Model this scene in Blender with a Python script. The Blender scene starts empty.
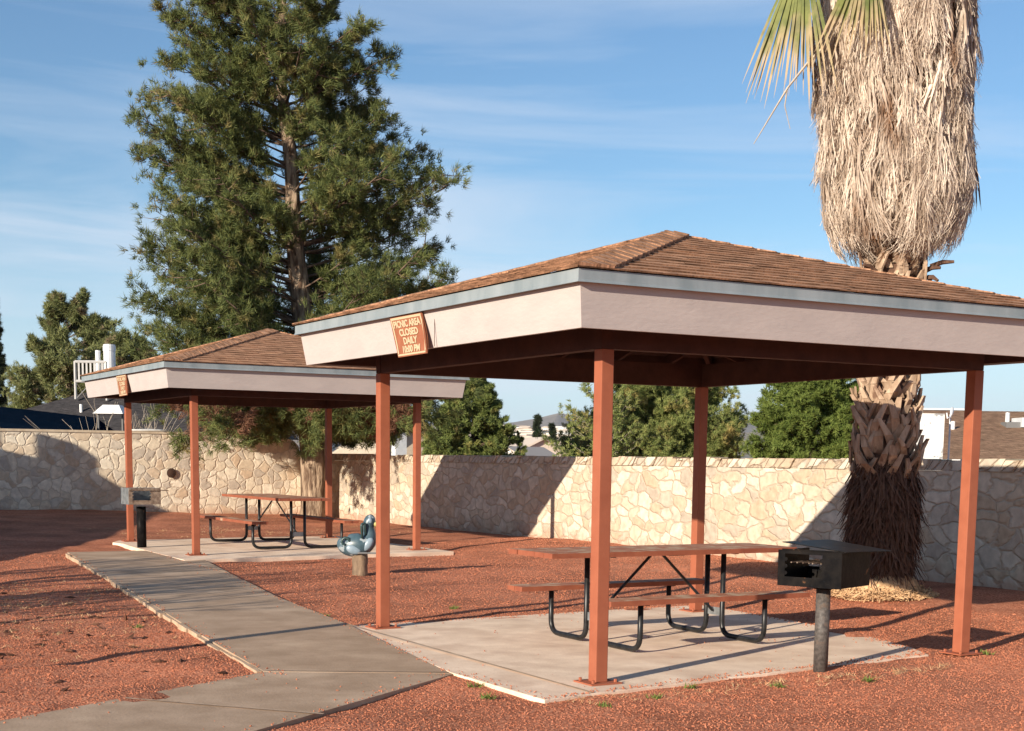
import bpy, bmesh, math, random
import numpy as np
from mathutils import Vector, Matrix
random.seed(7); rng = np.random.default_rng(11)
S = bpy.context.scene
COL = S.collection
rad = math.radians

# ------------------------------------------------------------------ camera
YAW, PIT, ROL = 1.0523, -0.1253, 0.0114
Fv = Vector((math.cos(YAW)*math.cos(PIT), math.sin(YAW)*math.cos(PIT), math.sin(PIT)))
R0 = Vector((math.sin(YAW), -math.cos(YAW), 0)); U0 = R0.cross(Fv)
Rv = R0*math.cos(ROL) + U0*math.sin(ROL); Uv = -R0*math.sin(ROL) + U0*math.cos(ROL)
CAM = Vector((-5.5612, -8.3778, 1.5856))
cd = bpy.data.cameras.new('camera'); co = bpy.data.objects.new('camera', cd); COL.objects.link(co)
co.matrix_world = Matrix(((Rv.x, Uv.x, -Fv.x, CAM.x), (Rv.y, Uv.y, -Fv.y, CAM.y), (Rv.z, Uv.z, -Fv.z, CAM.z), (0, 0, 0, 1)))
cd.sensor_width = 36; cd.sensor_fit = 'HORIZONTAL'; cd.lens = 1416.27/1024*36
cd.shift_x = 0.0082; cd.shift_y = 0.2654
cd.clip_start = 0.1; cd.clip_end = 20000
S.camera = co

# ------------------------------------------------------------------ light
SUN_AZ = math.atan2(-0.375, -0.927)      # where the sun stands
SUN_EL = rad(17.3)
to_sun = Vector((math.cos(SUN_AZ)*math.cos(SUN_EL), math.sin(SUN_AZ)*math.cos(SUN_EL), math.sin(SUN_EL)))
sl = bpy.data.lights.new('sun', 'SUN'); sl.energy = 5.0; sl.angle = rad(0.5); sl.color = (1.0, 0.88, 0.72)
so = bpy.data.objects.new('sun', sl); COL.objects.link(so)
so.rotation_euler = (-to_sun).to_track_quat('-Z', 'Y').to_euler(); so.location = (0, 0, 30)
W = bpy.data.worlds.new('World'); S.world = W; W.use_nodes = True
nt = W.node_tree; N = nt.nodes; L = nt.links
bg = N['Background']; bg.inputs['Strength'].default_value = 0.073
sky = N.new('ShaderNodeTexSky'); sky.sky_type = 'NISHITA'; sky.sun_disc = False
sky.sun_elevation = SUN_EL; sky.sun_rotation = math.atan2(to_sun.x, to_sun.y)
sky.air_density = 1.0; sky.dust_density = 0.15; sky.ozone_density = 1.6
tc = N.new('ShaderNodeTexCoord')
mp = N.new('ShaderNodeMapping'); mp.inputs['Scale'].default_value = (1.6, 1.6, 13.0); mp.inputs['Location'].default_value = (0.35, 0.1, 0.2)
L.new(tc.outputs['Generated'], mp.inputs['Vector'])
nz = N.new('ShaderNodeTexNoise'); nz.inputs['Scale'].default_value = 1.5; nz.inputs['Detail'].default_value = 7; nz.inputs['Roughness'].default_value = 0.55
nz.inputs['Distortion'].default_value = 0.6
L.new(mp.outputs[0], nz.inputs['Vector'])
cr = N.new('ShaderNodeValToRGB'); cr.color_ramp.elements[0].position = 0.45; cr.color_ramp.elements[1].position = 0.68
L.new(nz.outputs['Fac'], cr.inputs['Fac'])
sx = N.new('ShaderNodeSeparateXYZ'); L.new(tc.outputs['Generated'], sx.inputs[0])
mr = N.new('ShaderNodeMapRange'); mr.inputs['From Min'].default_value = 0.30; mr.inputs['From Max'].default_value = 0.02
mr.inputs['To Min'].default_value = 0.25; mr.inputs['To Max'].default_value = 0.85
L.new(sx.outputs['Z'], mr.inputs['Value'])
mu = N.new('ShaderNodeMath'); mu.operation = 'MULTIPLY'; L.new(cr.outputs['Color'], mu.inputs[0]); L.new(mr.outputs[0], mu.inputs[1])
mx = N.new('ShaderNodeMix'); mx.data_type = 'RGBA'; L.new(mu.outputs[0], mx.inputs['Factor'])
tint = N.new('ShaderNodeMix'); tint.data_type = 'RGBA'; tint.blend_type = 'MULTIPLY'; tint.inputs['Factor'].default_value = 1
L.new(sky.outputs[0], tint.inputs['A']); tint.inputs['B'].default_value = (0.80, 1.0, 1.18, 1)
low = N.new('ShaderNodeMapRange'); low.inputs['From Min'].default_value = 0.16; low.inputs['From Max'].default_value = 0.0; low.inputs['To Max'].default_value = .85
L.new(sx.outputs['Z'], low.inputs['Value'])
hz_ = N.new('ShaderNodeMix'); hz_.data_type = 'RGBA'; L.new(low.outputs[0], hz_.inputs['Factor']); L.new(tint.outputs['Result'], hz_.inputs['A']); hz_.inputs['B'].default_value = (5.6, 6.9, 8.6, 1)
L.new(hz_.outputs['Result'], mx.inputs['A']); mx.inputs['B'].default_value = (6.6, 7.2, 8.2, 1)
L.new(mx.outputs['Result'], bg.inputs['Color'])
S.view_settings.view_transform = 'Standard'; S.view_settings.look = 'None'
S.view_settings.exposure = 0.70; S.view_settings.gamma = 1.0; S.view_settings.use_curve_mapping = False
S.render.engine = 'CYCLES'

# ------------------------------------------------------------------ materials
def mat(name, col, rough=0.8, col2=None, scale=8.0, detail=4, bump=0.0, bscale=None, bdist=0.01, metal=0.0,
        lo=0.35, hi=0.65, spec=0.3, stretch=(1, 1, 1), transl=None, col3=None, s3=2.0, lo3=.5, hi3=.6):
    m = bpy.data.materials.new(name); m.use_nodes = True
    n = m.node_tree.nodes; l = m.node_tree.links; b = n['Principled BSDF']
    b.inputs['Roughness'].default_value = rough; b.inputs['Metallic'].default_value = metal
    b.inputs['Specular IOR Level'].default_value = spec
    b.inputs['Base Color'].default_value = (*col, 1)
    t = n.new('ShaderNodeTexCoord'); mpn = n.new('ShaderNodeMapping'); mpn.inputs['Scale'].default_value = stretch
    l.new(t.outputs['Object'], mpn.inputs['Vector'])
    if col2 is not None:
        z = n.new('ShaderNodeTexNoise'); z.inputs['Scale'].default_value = scale; z.inputs['Detail'].default_value = detail
        z.inputs['Roughness'].default_value = 0.6
        l.new(mpn.outputs[0], z.inputs['Vector'])
        r = n.new('ShaderNodeValToRGB'); r.color_ramp.elements[0].position = lo; r.color_ramp.elements[1].position = hi
        r.color_ramp.elements[0].color = (*col, 1); r.color_ramp.elements[1].color = (*col2, 1)
        l.new(z.outputs['Fac'], r.inputs['Fac']); out = r.outputs['Color']
        if col3 is not None:
            z3 = n.new('ShaderNodeTexNoise'); z3.inputs['Scale'].default_value = s3; z3.inputs['Detail'].default_value = 5
            l.new(mpn.outputs[0], z3.inputs['Vector'])
            r3 = n.new('ShaderNodeMapRange'); r3.inputs['From Min'].default_value = lo3; r3.inputs['From Max'].default_value = hi3
            l.new(z3.outputs['Fac'], r3.inputs['Value'])
            mm = n.new('ShaderNodeMix'); mm.data_type = 'RGBA'; l.new(r3.outputs[0], mm.inputs['Factor'])
            l.new(out, mm.inputs['A']); mm.inputs['B'].default_value = (*col3, 1); out = mm.outputs['Result']
        l.new(out, b.inputs['Base Color'])
    if bump > 0:
        z2 = n.new('ShaderNodeTexNoise'); z2.inputs['Scale'].default_value = bscale or scale*3; z2.inputs['Detail'].default_value = 5
        l.new(mpn.outputs[0], z2.inputs['Vector'])
        bp = n.new('ShaderNodeBump'); bp.inputs['Strength'].default_value = bump; bp.inputs['Distance'].default_value = bdist
        l.new(z2.outputs['Fac'], bp.inputs['Height']); l.new(bp.outputs[0], b.inputs['Normal'])
    if transl:
        tr = n.new('ShaderNodeBsdfTranslucent'); ms = n.new('ShaderNodeMixShader'); ms.inputs[0].default_value = 0.25
        if col2 is not None: l.new(out, tr.inputs['Color'])
        else: tr.inputs['Color'].default_value = (*col, 1)
        l.new(b.outputs[0], ms.inputs[1]); l.new(tr.outputs[0], ms.inputs[2]); l.new(ms.outputs[0], n['Material Output'].inputs['Surface'])
    return m

def gravel_mat():
    m = bpy.data.materials.new('gravel'); m.use_nodes = True
    n = m.node_tree.nodes; l = m.node_tree.links; b = n['Principled BSDF']; b.inputs['Roughness'].default_value = 0.9
    b.inputs['Specular IOR Level'].default_value = 0.15
    t = n.new('ShaderNodeTexCoord')
    v = n.new('ShaderNodeTexVoronoi'); v.inputs['Scale'].default_value = 60; l.new(t.outputs['Object'], v.inputs['Vector'])
    hs = n.new('ShaderNodeSeparateColor'); l.new(v.outputs['Color'], hs.inputs[0])
    r = n.new('ShaderNodeValToRGB'); e = r.color_ramp.elements
    e[0].color = (0.31, 0.10, 0.052, 1); e[1].color = (0.66, 0.29, 0.17, 1)
    e.new(0.35).color = (0.42, 0.148, 0.078, 1); e.new(0.75).color = (0.51, 0.20, 0.114, 1)
    l.new(hs.outputs[0], r.inputs['Fac'])
    z = n.new('ShaderNodeTexNoise'); z.inputs['Scale'].default_value = 0.9; z.inputs['Detail'].default_value = 6; l.new(t.outputs['Object'], z.inputs['Vector'])
    mr_ = n.new('ShaderNodeMapRange'); mr_.inputs['From Min'].default_value = 0.3; mr_.inputs['From Max'].default_value = 0.7
    mr_.inputs['To Min'].default_value = 0.62; mr_.inputs['To Max'].default_value = 1.22
    l.new(z.outputs['Fac'], mr_.inputs['Value'])
    mm = n.new('ShaderNodeMix'); mm.data_type = 'RGBA'; mm.blend_type = 'MULTIPLY'; mm.inputs['Factor'].default_value = 1
    l.new(r.outputs['Color'], mm.inputs['A']); l.new(mr_.outputs[0], mm.inputs['B'])
    # dusty dry patches
    z3 = n.new('ShaderNodeTexNoise'); z3.inputs['Scale'].default_value = 0.55; z3.inputs['Detail'].default_value = 8; z3.inputs['Roughness'].default_value = 0.7
    l.new(t.outputs['Object'], z3.inputs['Vector'])
    r3 = n.new('ShaderNodeMapRange'); r3.inputs['From Min'].default_value = 0.55; r3.inputs['From Max'].default_value = 0.75; r3.inputs['To Max'].default_value = 0.55
    l.new(z3.outputs['Fac'], r3.inputs['Value'])
    m3 = n.new('ShaderNodeMix'); m3.data_type = 'RGBA'; l.new(r3.outputs[0], m3.inputs['Factor']); l.new(mm.outputs['Result'], m3.inputs['A'])
    m3.inputs['B'].default_value = (0.50, 0.25, 0.16, 1)
    l.new(m3.outputs['Result'], b.inputs['Base Color'])
    z2 = n.new('ShaderNodeTexNoise'); z2.inputs['Scale'].default_value = 7; z2.inputs['Detail'].default_value = 6; l.new(t.outputs['Object'], z2.inputs['Vector'])
    b1 = n.new('ShaderNodeBump'); b1.inputs['Strength'].default_value = 0.5; b1.inputs['Distance'].default_value = 0.03
    l.new(z2.outputs['Fac'], b1.inputs['Height'])
    b2 = n.new('ShaderNodeBump'); b2.inputs['Strength'].default_value = 0.8; b2.inputs['Distance'].default_value = 0.008; b2.invert = True
    l.new(v.outputs['Distance'], b2.inputs['Height']); l.new(b1.outputs[0], b2.inputs['Normal'])
    l.new(b2.outputs[0], b.inputs['Normal'])
    return m

def stone_mat(name, axis, scale=3.1, skew=0.0, stretch=1.0, cols=None, mortar=(0.42, 0.33, 0.24), mw=0.05, along=1.0, bump=.8):
    # axis: 'y' wall runs along y, 'x' along x
    m = bpy.data.materials.new(name); m.use_nodes = True
    n = m.node_tree.nodes; l = m.node_tree.links; b = n['Principled BSDF']; b.inputs['Roughness'].default_value = 0.9
    b.inputs['Specular IOR Level'].default_value = 0.15
    t = n.new('ShaderNodeTexCoord'); s = n.new('ShaderNodeSeparateXYZ'); l.new(t.outputs['Object'], s.inputs[0])
    c = n.new('ShaderNodeCombineXYZ')
    ma = n.new('ShaderNodeMath'); ma.operation = 'MULTIPLY_ADD'; l.new(s.outputs['Z'], ma.inputs[0]); ma.inputs[1].default_value = skew
    al = n.new('ShaderNodeMath'); al.operation = 'MULTIPLY'; al.inputs[1].default_value = along; l.new(s.outputs['Y' if axis == 'y' else 'X'], al.inputs[0])
    l.new(al.outputs[0], ma.inputs[2]); l.new(ma.outputs[0], c.inputs[0])
    mz = n.new('ShaderNodeMath'); mz.operation = 'MULTIPLY'; l.new(s.outputs['Z'], mz.inputs[0]); mz.inputs[1].default_value = stretch
    l.new(mz.outputs[0], c.inputs[1])
    z = n.new('ShaderNodeTexNoise'); z.inputs['Scale'].default_value = 3.2; z.inputs['Detail'].default_value = 4; l.new(c.outputs[0], z.inputs['Vector'])
    va = n.new('ShaderNodeVectorMath'); va.operation = 'MULTIPLY_ADD'; l.new(z.outputs['Color'], va.inputs[0]); va.inputs[1].default_value = (.34, .34, 0); l.new(c.outputs[0], va.inputs[2])
    def vor(feat):
        v = n.new('ShaderNodeTexVoronoi'); v.feature = feat; v.voronoi_dimensions = '2D'; v.inputs['Scale'].default_value = scale
        v.inputs['Randomness'].default_value = 0.92
        l.new(va.outputs[0], v.inputs['Vector']); return v
    v1 = vor('F1'); v2 = vor('DISTANCE_TO_EDGE')
    hs = n.new('ShaderNodeSeparateColor'); l.new(v1.outputs['Color'], hs.inputs[0])
    r = n.new('ShaderNodeValToRGB'); e = r.color_ramp.elements
    cols = cols or [(0.48, 0.37, 0.26), (0.55, 0.46, 0.345), (0.63, 0.56, 0.45), (0.43, 0.36, 0.285)]
    e[0].color = (*cols[0], 1); e[1].color = (*cols[-1], 1); e[0].position = 0.0; e[1].position = 0.95
    e.new(0.35).color = (*cols[1], 1); e.new(0.7).color = (*cols[2], 1)
    l.new(hs.outputs[0], r.inputs['Fac'])
    zf = n.new('ShaderNodeTexNoise'); zf.inputs['Scale'].default_value = 9; zf.inputs['Detail'].default_value = 6; l.new(t.outputs['Object'], zf.inputs['Vector'])
    mrf = n.new('ShaderNodeMapRange'); mrf.inputs['From Min'].default_value = .3; mrf.inputs['From Max'].default_value = .7; mrf.inputs['To Min'].default_value = .78; mrf.inputs['To Max'].default_value = 1.12
    l.new(zf.outputs['Fac'], mrf.inputs['Value'])
    mm = n.new('ShaderNodeMix'); mm.data_type = 'RGBA'; mm.blend_type = 'MULTIPLY'; mm.inputs['Factor'].default_value = 1
    l.new(r.outputs['Color'], mm.inputs['A']); l.new(mrf.outputs[0], mm.inputs['B'])
    zs_ = n.new('ShaderNodeTexNoise'); zs_.inputs['Scale'].default_value = 5; zs_.inputs['Detail'].default_value = 5; l.new(t.outputs['Object'], zs_.inputs['Vector'])
    sm_ = n.new('ShaderNodeMath'); sm_.operation = 'MULTIPLY_ADD'; l.new(zs_.outputs['Fac'], sm_.inputs[0]); sm_.inputs[1].default_value = -.16; l.new(v2.outputs['Distance'], sm_.inputs[2])
    me = n.new('ShaderNodeMapRange'); me.inputs['From Min'].default_value = -.075+mw*.4; me.inputs['From Max'].default_value = -.04+mw
    l.new(sm_.outputs[0], me.inputs['Value'])
    # damp dirty foot of the wall
    zd_ = n.new('ShaderNodeMath'); zd_.operation = 'MULTIPLY_ADD'; l.new(zs_.outputs['Fac'], zd_.inputs[0]); zd_.inputs[1].default_value = -.5; l.new(s.outputs['Z'], zd_.inputs[2])
    md_ = n.new('ShaderNodeMapRange'); md_.inputs['From Min'].default_value = -.12; md_.inputs['From Max'].default_value = .10; md_.inputs['To Min'].default_value = .55; md_.inputs['To Max'].default_value = 0; l.new(zd_.outputs[0], md_.inputs['Value'])
    # mortar smears: noise adds to edge width
    mo = n.new('ShaderNodeMix'); mo.data_type = 'RGBA'; l.new(me.outputs[0], mo.inputs['Factor']); mo.inputs['A'].default_value = (*mortar, 1)
    l.new(mm.outputs['Result'], mo.inputs['B'])
    mf_ = n.new('ShaderNodeMix'); mf_.data_type = 'RGBA'; l.new(md_.outputs[0], mf_.inputs['Factor']); l.new(mo.outputs['Result'], mf_.inputs['A']); mf_.inputs['B'].default_value = (.42, .22, .14, 1)
    l.new(mf_.outputs['Result'], b.inputs['Base Color'])
    mb_ = n.new('ShaderNodeMapRange'); mb_.inputs['From Min'].default_value = 0; mb_.inputs['From Max'].default_value = .12; l.new(v2.outputs['Distance'], mb_.inputs['Value'])
    ad = n.new('ShaderNodeMath'); ad.operation = 'MULTIPLY_ADD'; l.new(zf.outputs['Fac'], ad.inputs[0]); ad.inputs[1].default_value = .5; l.new(mb_.outputs[0], ad.inputs[2])
    bp = n.new('ShaderNodeBump'); bp.inputs['Strength'].default_value = bump; bp.inputs['Distance'].default_value = 0.03
    l.new(ad.outputs[0], bp.inputs['Height']); l.new(bp.outputs[0], b.inputs['Normal'])
    return m

def shingle_mat(name, c1, c2, c3, roww=0.30, rowh=0.145):
    m = bpy.data.materials.new(name); m.use_nodes = True
    n = m.node_tree.nodes; l = m.node_tree.links; b = n['Principled BSDF']; b.inputs['Roughness'].default_value = 0.92
    b.inputs['Specular IOR Level'].default_value = 0.1
    u = n.new('ShaderNodeUVMap'); u.uv_map = 'UVMap'
    def brick(ca, cb, off, w):
        k = n.new('ShaderNodeTexBrick'); k.offset = off; k.inputs['Scale'].default_value = 1; k.inputs['Brick Width'].default_value = w
        k.inputs['Row Height'].default_value = rowh; k.inputs['Mortar Size'].default_value = 0.006; k.inputs['Mortar'].default_value = (c3[0]*.5, c3[1]*.5, c3[2]*.5, 1)
        k.inputs['Color1'].default_value = (*ca, 1); k.inputs['Color2'].default_value = (*cb, 1); k.inputs['Bias'].default_value = 0
        l.new(u.outputs[0], k.inputs['Vector']); return k
    k1 = brick(c1, c2, .37, roww); k2 = brick(c3, c2, .61, roww*.53)
    k2.inputs['Mortar Size'].default_value = 0
    mm = n.new('ShaderNodeMix'); mm.data_type = 'RGBA'; mm.inputs['Factor'].default_value = .5
    l.new(k1.outputs['Color'], mm.inputs['A']); l.new(k2.outputs['Color'], mm.inputs['B'])
    z = n.new('ShaderNodeTexNoise'); z.inputs['Scale'].default_value = 60; z.inputs['Detail'].default_value = 3; l.new(u.outputs[0], z.inputs['Vector'])
    r = n.new('ShaderNodeMapRange'); r.inputs['From Min'].default_value = .3; r.inputs['From Max'].default_value = .7; r.inputs['To Min'].default_value = .7; r.inputs['To Max'].default_value = 1.25
    l.new(z.outputs['Fac'], r.inputs['Value'])
    m2 = n.new('ShaderNodeMix'); m2.data_type = 'RGBA'; m2.blend_type = 'MULTIPLY'; m2.inputs['Factor'].default_value = 1
    l.new(mm.outputs['Result'], m2.inputs['A']); l.new(r.outputs[0], m2.inputs['B']); l.new(m2.outputs['Result'], b.inputs['Base Color'])
    mp2 = n.new('ShaderNodeMapping'); mp2.inputs['Scale'].default_value = (5, 34, 1); l.new(u.outputs[0], mp2.inputs['Vector'])
    zq = n.new('ShaderNodeTexNoise'); zq.inputs['Scale'].default_value = 1; zq.inputs['Detail'].default_value = 4; l.new(mp2.outputs[0], zq.inputs['Vector'])
    rq = n.new('ShaderNodeMapRange'); rq.inputs['From Min'].default_value = .36; rq.inputs['From Max'].default_value = .60; rq.inputs['To Min'].default_value = .42; rq.inputs['To Max'].default_value = 1.15; l.new(zq.outputs['Fac'], rq.inputs['Value'])
    m5 = n.new('ShaderNodeMix'); m5.data_type = 'RGBA'; m5.blend_type = 'MULTIPLY'; m5.inputs['Factor'].default_value = 1
    l.new(m2.outputs['Result'], m5.inputs['A']); l.new(rq.outputs[0], m5.inputs['B']); l.new(m5.outputs['Result'], b.inputs['Base Color'])
    bp = n.new('ShaderNodeBump'); bp.inputs['Strength'].default_value = .5; bp.inputs['Distance'].default_value = .004
    l.new(z.outputs['Fac'], bp.inputs['Height']); l.new(bp.outputs[0], b.inputs['Normal'])
    return m

def foliage_mat(name, a, bcol, c=None, scale=1.6, fine=9.0, tr=True, lo=.35, hi=.65):
    return mat(name, a, .75, bcol, scale=fine, detail=2, col3=c, s3=scale, lo3=.56, hi3=.68, transl=tr, spec=.25, lo=lo, hi=hi)

M = {}
M['gravel'] = gravel_mat()
M['stones'] = mat('loose_stones', (0.32, 0.105, 0.055), .9, (0.53, 0.21, 0.12), scale=30, detail=2, spec=.15)
M['slab'] = mat('slab_concrete', (0.72, 0.54, 0.40), .9, (0.92, 0.73, 0.56), scale=2.6, detail=10, bump=.4, bscale=45, bdist=.006, col3=(0.62, 0.44, 0.32), s3=1.7, lo3=.50, hi3=.72)
M['path'] = mat('path_concrete', (0.34, 0.235, 0.155), .9, (0.46, 0.33, 0.23), scale=2.4, detail=10, bump=.45, bscale=45, bdist=.006, col3=(0.55, 0.41, 0.29), s3=1.3, lo3=.56, hi3=.74)
M['edge'] = mat('pale_concrete_edge', (0.38, 0.26, 0.17), .9, (0.54, 0.40, 0.28), scale=6, detail=6, bump=.4, bscale=30)
M['wally'] = stone_mat('rubble_stone_side', 'y', scale=5.0, along=.66, mortar=(0.47, 0.385, 0.29), bump=.6)
M['wallx'] = stone_mat('rubble_stone_back', 'x', scale=4.2, bump=.40, mortar=(0.60, 0.50, 0.385), cols=[(0.62, 0.47, 0.33), (0.74, 0.63, 0.48), (0.86, 0.77, 0.62), (0.56, 0.48, 0.39)])
M['capy'] = stone_mat('slanted_cap_stone', 'y', scale=4.6, skew=1.0, stretch=.9, mw=.09)
M['mortarcap'] = mat('mortar_cap', (0.48, 0.38, 0.27), .9, (0.6, 0.5, 0.38), scale=5, detail=6, bump=.4)
M['post'] = mat('post_paint', (0.29, 0.086, 0.044), .62, (0.345, 0.108, 0.056), scale=5, detail=5, bump=.12, bscale=90, bdist=.002, col3=(0.25, 0.078, 0.045), s3=5, lo3=.60, hi3=.85, spec=.35)
M['fascia'] = mat('fascia_paint', (0.435, 0.38, 0.36), .75, (0.475, 0.415, 0.39), scale=3, detail=4, bump=.28, bscale=16, bdist=.009, stretch=(1, 1, 2.5))
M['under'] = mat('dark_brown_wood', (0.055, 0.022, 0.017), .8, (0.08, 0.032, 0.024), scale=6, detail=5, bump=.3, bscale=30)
M['drip'] = mat('galvanised_trim', (0.25, 0.295, 0.31), .5, (0.36, 0.40, 0.41), scale=4, detail=5, metal=.35, stretch=(1, 1, .3))
M['shingle'] = shingle_mat('brown_shingles', (0.61, 0.34, 0.205), (0.47, 0.255, 0.15), (0.26, 0.135, 0.08))
M['hipcut'] = mat('dark_gap', (0.06, 0.03, 0.02), .9)
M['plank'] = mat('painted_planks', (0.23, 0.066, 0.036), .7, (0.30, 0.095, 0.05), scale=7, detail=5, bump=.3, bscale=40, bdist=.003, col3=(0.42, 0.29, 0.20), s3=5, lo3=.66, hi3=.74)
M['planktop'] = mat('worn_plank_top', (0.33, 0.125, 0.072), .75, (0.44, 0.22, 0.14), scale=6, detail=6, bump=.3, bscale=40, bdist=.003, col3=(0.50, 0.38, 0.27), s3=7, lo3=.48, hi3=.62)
M['black'] = mat('black_tube_paint', (0.010, 0.010, 0.011), .35, (0.022, 0.022, 0.023), scale=20, spec=.3)
M['grill'] = mat('black_grill_steel', (0.006, 0.006, 0.007), .4, (0.016, 0.014, 0.013), scale=9, detail=6, bump=.2, bscale=30, col3=(0.17, 0.08, 0.04), s3=12, lo3=.66, hi3=.74, spec=.03)
M['grillpost'] = mat('weathered_grill_post', (0.055, 0.048, 0.045), .55, (0.12, 0.105, 0.095), scale=40, detail=6, bump=.3, bscale=60, col3=(0.14, 0.085, 0.055), s3=9, lo3=.56, hi3=.7)
M['steel'] = mat('galvanised_steel', (0.20, 0.215, 0.225), .45, (0.34, 0.36, 0.37), scale=12, detail=4, metal=.5)
M['rust'] = mat('rusty_steel', (0.14, 0.09, 0.065), .7, (0.34, 0.26, 0.20), scale=18, detail=6, metal=.2)
M['bark'] = mat('pine_bark', (0.12, 0.075, 0.05), .95, (0.40, 0.30, 0.21), scale=11, detail=8, bump=1.0, bscale=9, bdist=.10, lo=.4, hi=.6, stretch=(1, 1, .22))
M['barkdark'] = mat('dark_bark', (0.10, 0.065, 0.048), .95, (0.20, 0.14, 0.10), scale=8, detail=5, bump=.7, bscale=12, bdist=.03)
M['pine'] = foliage_mat('pine_needles', (0.062, 0.092, 0.032), (0.20, 0.22, 0.068), (0.28, 0.23, 0.09), scale=2.2)
M['pinefar'] = foliage_mat('far_pine_needles', (0.12, 0.15, 0.055), (0.26, 0.27, 0.11), (0.32, 0.23, 0.15), scale=1.2)
M['deadneedle'] = foliage_mat('dead_needles', (0.16, 0.075, 0.045), (0.27, 0.14, 0.085))
M['juniper'] = foliage_mat('juniper_scale', (0.10, 0.14, 0.04), (0.24, 0.28, 0.08), (0.32, 0.28, 0.09), scale=1.8)
M['mesquite'] = foliage_mat('feathery_leaf', (0.15, 0.20, 0.060), (0.32, 0.34, 0.11), (0.42, 0.33, 0.12), scale=1.2)
M['pinegreen'] = foliage_mat('bright_pine', (0.085, 0.13, 0.025), (0.21, 0.26, 0.06))
M['cypress'] = foliage_mat('cypress_scale', (0.02, 0.032, 0.018), (0.045, 0.06, 0.03))
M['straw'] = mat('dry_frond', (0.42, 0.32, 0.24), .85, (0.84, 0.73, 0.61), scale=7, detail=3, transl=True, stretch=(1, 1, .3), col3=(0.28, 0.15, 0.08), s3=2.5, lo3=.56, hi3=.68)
M['gapdark'] = mat('thatch_gap_shade', (0.07, 0.04, 0.025), .9, (0.13, 0.08, 0.05), scale=14, detail=3, bump=.8, bscale=30, bdist=.03, stretch=(1, 1, .1))  # dark tone of the skirt core stands in for shade between the fronds
M['fiber'] = mat('palm_fibre', (0.075, 0.040, 0.028), .95, (0.15, 0.085, 0.055), scale=16, detail=3)
M['boot'] = mat('palm_leaf_base', (0.26, 0.17, 0.11), .85, (0.50, 0.37, 0.26), scale=9, detail=4, bump=.4, bscale=20, stretch=(1, 1, .4), col3=(0.2, 0.12, 0.08), s3=6, lo3=.6, hi3=.66)
M['frond'] = mat('palm_leaf', (0.10, 0.15, 0.03), .5, (0.22, 0.26, 0.06), scale=4, transl=True, col3=(0.45, 0.36, 0.18), s3=5, lo3=.6, hi3=.68)
def frond_mat():
    m = mat('palm_leaf', (0.09, 0.115, 0.022), .55, (0.19, 0.21, 0.05), scale=6, transl=True)
    n = m.node_tree.nodes; l = m.node_tree.links; u = n.new('ShaderNodeUVMap'); u.uv_map = 'UVMap'; sp = n.new('ShaderNodeSeparateXYZ'); l.new(u.outputs[0], sp.inputs[0])
    nz_ = n.new('ShaderNodeTexNoise'); nz_.inputs['Scale'].default_value = 8; ad = n.new('ShaderNodeMath'); ad.operation = 'MULTIPLY_ADD'; l.new(nz_.outputs['Fac'], ad.inputs[0]); ad.inputs[1].default_value = .7; l.new(sp.outputs['Y'], ad.inputs[2])
    mr_ = n.new('ShaderNodeMapRange'); mr_.inputs['From Min'].default_value = .88; mr_.inputs['From Max'].default_value = 1.22; l.new(ad.outputs[0], mr_.inputs['Value'])
    old = n['Principled BSDF'].inputs['Base Color'].links[0].from_socket
    mm = n.new('ShaderNodeMix'); mm.data_type = 'RGBA'; l.new(mr_.outputs[0], mm.inputs['Factor']); l.new(old, mm.inputs['A']); mm.inputs['B'].default_value = (0.46, 0.34, 0.20, 1)
    l.new(mm.outputs['Result'], n['Principled BSDF'].inputs['Base Color'])
    for k in n:
        if k.type == 'BSDF_TRANSLUCENT': l.new(mm.outputs['Result'], k.inputs['Color'])
    return m
M['frond'] = frond_mat()
M['white'] = mat('white_paint', (0.76, 0.76, 0.74), .6, (0.82, 0.82, 0.80), scale=5)
M['whitemetal'] = mat('white_sheet_metal', (0.62, 0.64, 0.66), .45, (0.74, 0.76, 0.77), scale=3, metal=.2)
M['greyshingle'] = shingle_mat('grey_shingles', (0.10, 0.09, 0.09), (0.06, 0.056, 0.057), (0.035, 0.033, 0.035), roww=.5, rowh=.2)
M['brownshingle'] = shingle_mat('dark_brown_shingles', (0.42, 0.27, 0.17), (0.30, 0.18, 0.115), (0.16, 0.095, 0.06), roww=.45, rowh=.2)
M['navy'] = mat('navy_roof', (0.002, 0.006, 0.014), 1.0, (0.003, 0.008, 0.018), scale=4, spec=0)
M['stucco'] = mat('tan_stucco', (0.50, 0.41, 0.30), .9, (0.58, 0.48, 0.36), scale=4, bump=.2, bscale=60)
M['patchy'] = mat('flaking_white_stucco', (0.30, 0.30, 0.30), .9, (0.72, 0.72, 0.70), scale=2.6, detail=8, lo=.43, hi=.47)
M['paleg'] = mat('weathered_white_paint', (0.50, 0.49, 0.47), .8, (0.42, 0.41, 0.40), scale=5)
M['glass'] = mat('window_glass', (0.05, 0.06, 0.07), .1, spec=.6)
M['sign'] = mat('sign_orange', (0.27, 0.09, 0.045), .7, (0.33, 0.12, 0.062), scale=9, bump=.1)
M['cream'] = mat('cream_letter_paint', (0.50, 0.39, 0.25), .7)
M['duckblue'] = mat('rider_grey_blue', (0.035, 0.070, 0.090), .35, (0.085, 0.135, 0.165), scale=6, detail=4, spec=.5, col3=(0.30, 0.34, 0.36), s3=7, lo3=.60, hi3=.64)
M['duckwhite'] = mat('rider_white', (0.17, 0.235, 0.29), .35, (0.26, 0.33, 0.39), scale=5, spec=.5)
M['duckdark'] = mat('rider_dark', (0.03, 0.06, 0.06), .35, spec=.5)
M['beak'] = mat('rider_beak', (0.45, 0.42, 0.16), .4)
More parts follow.
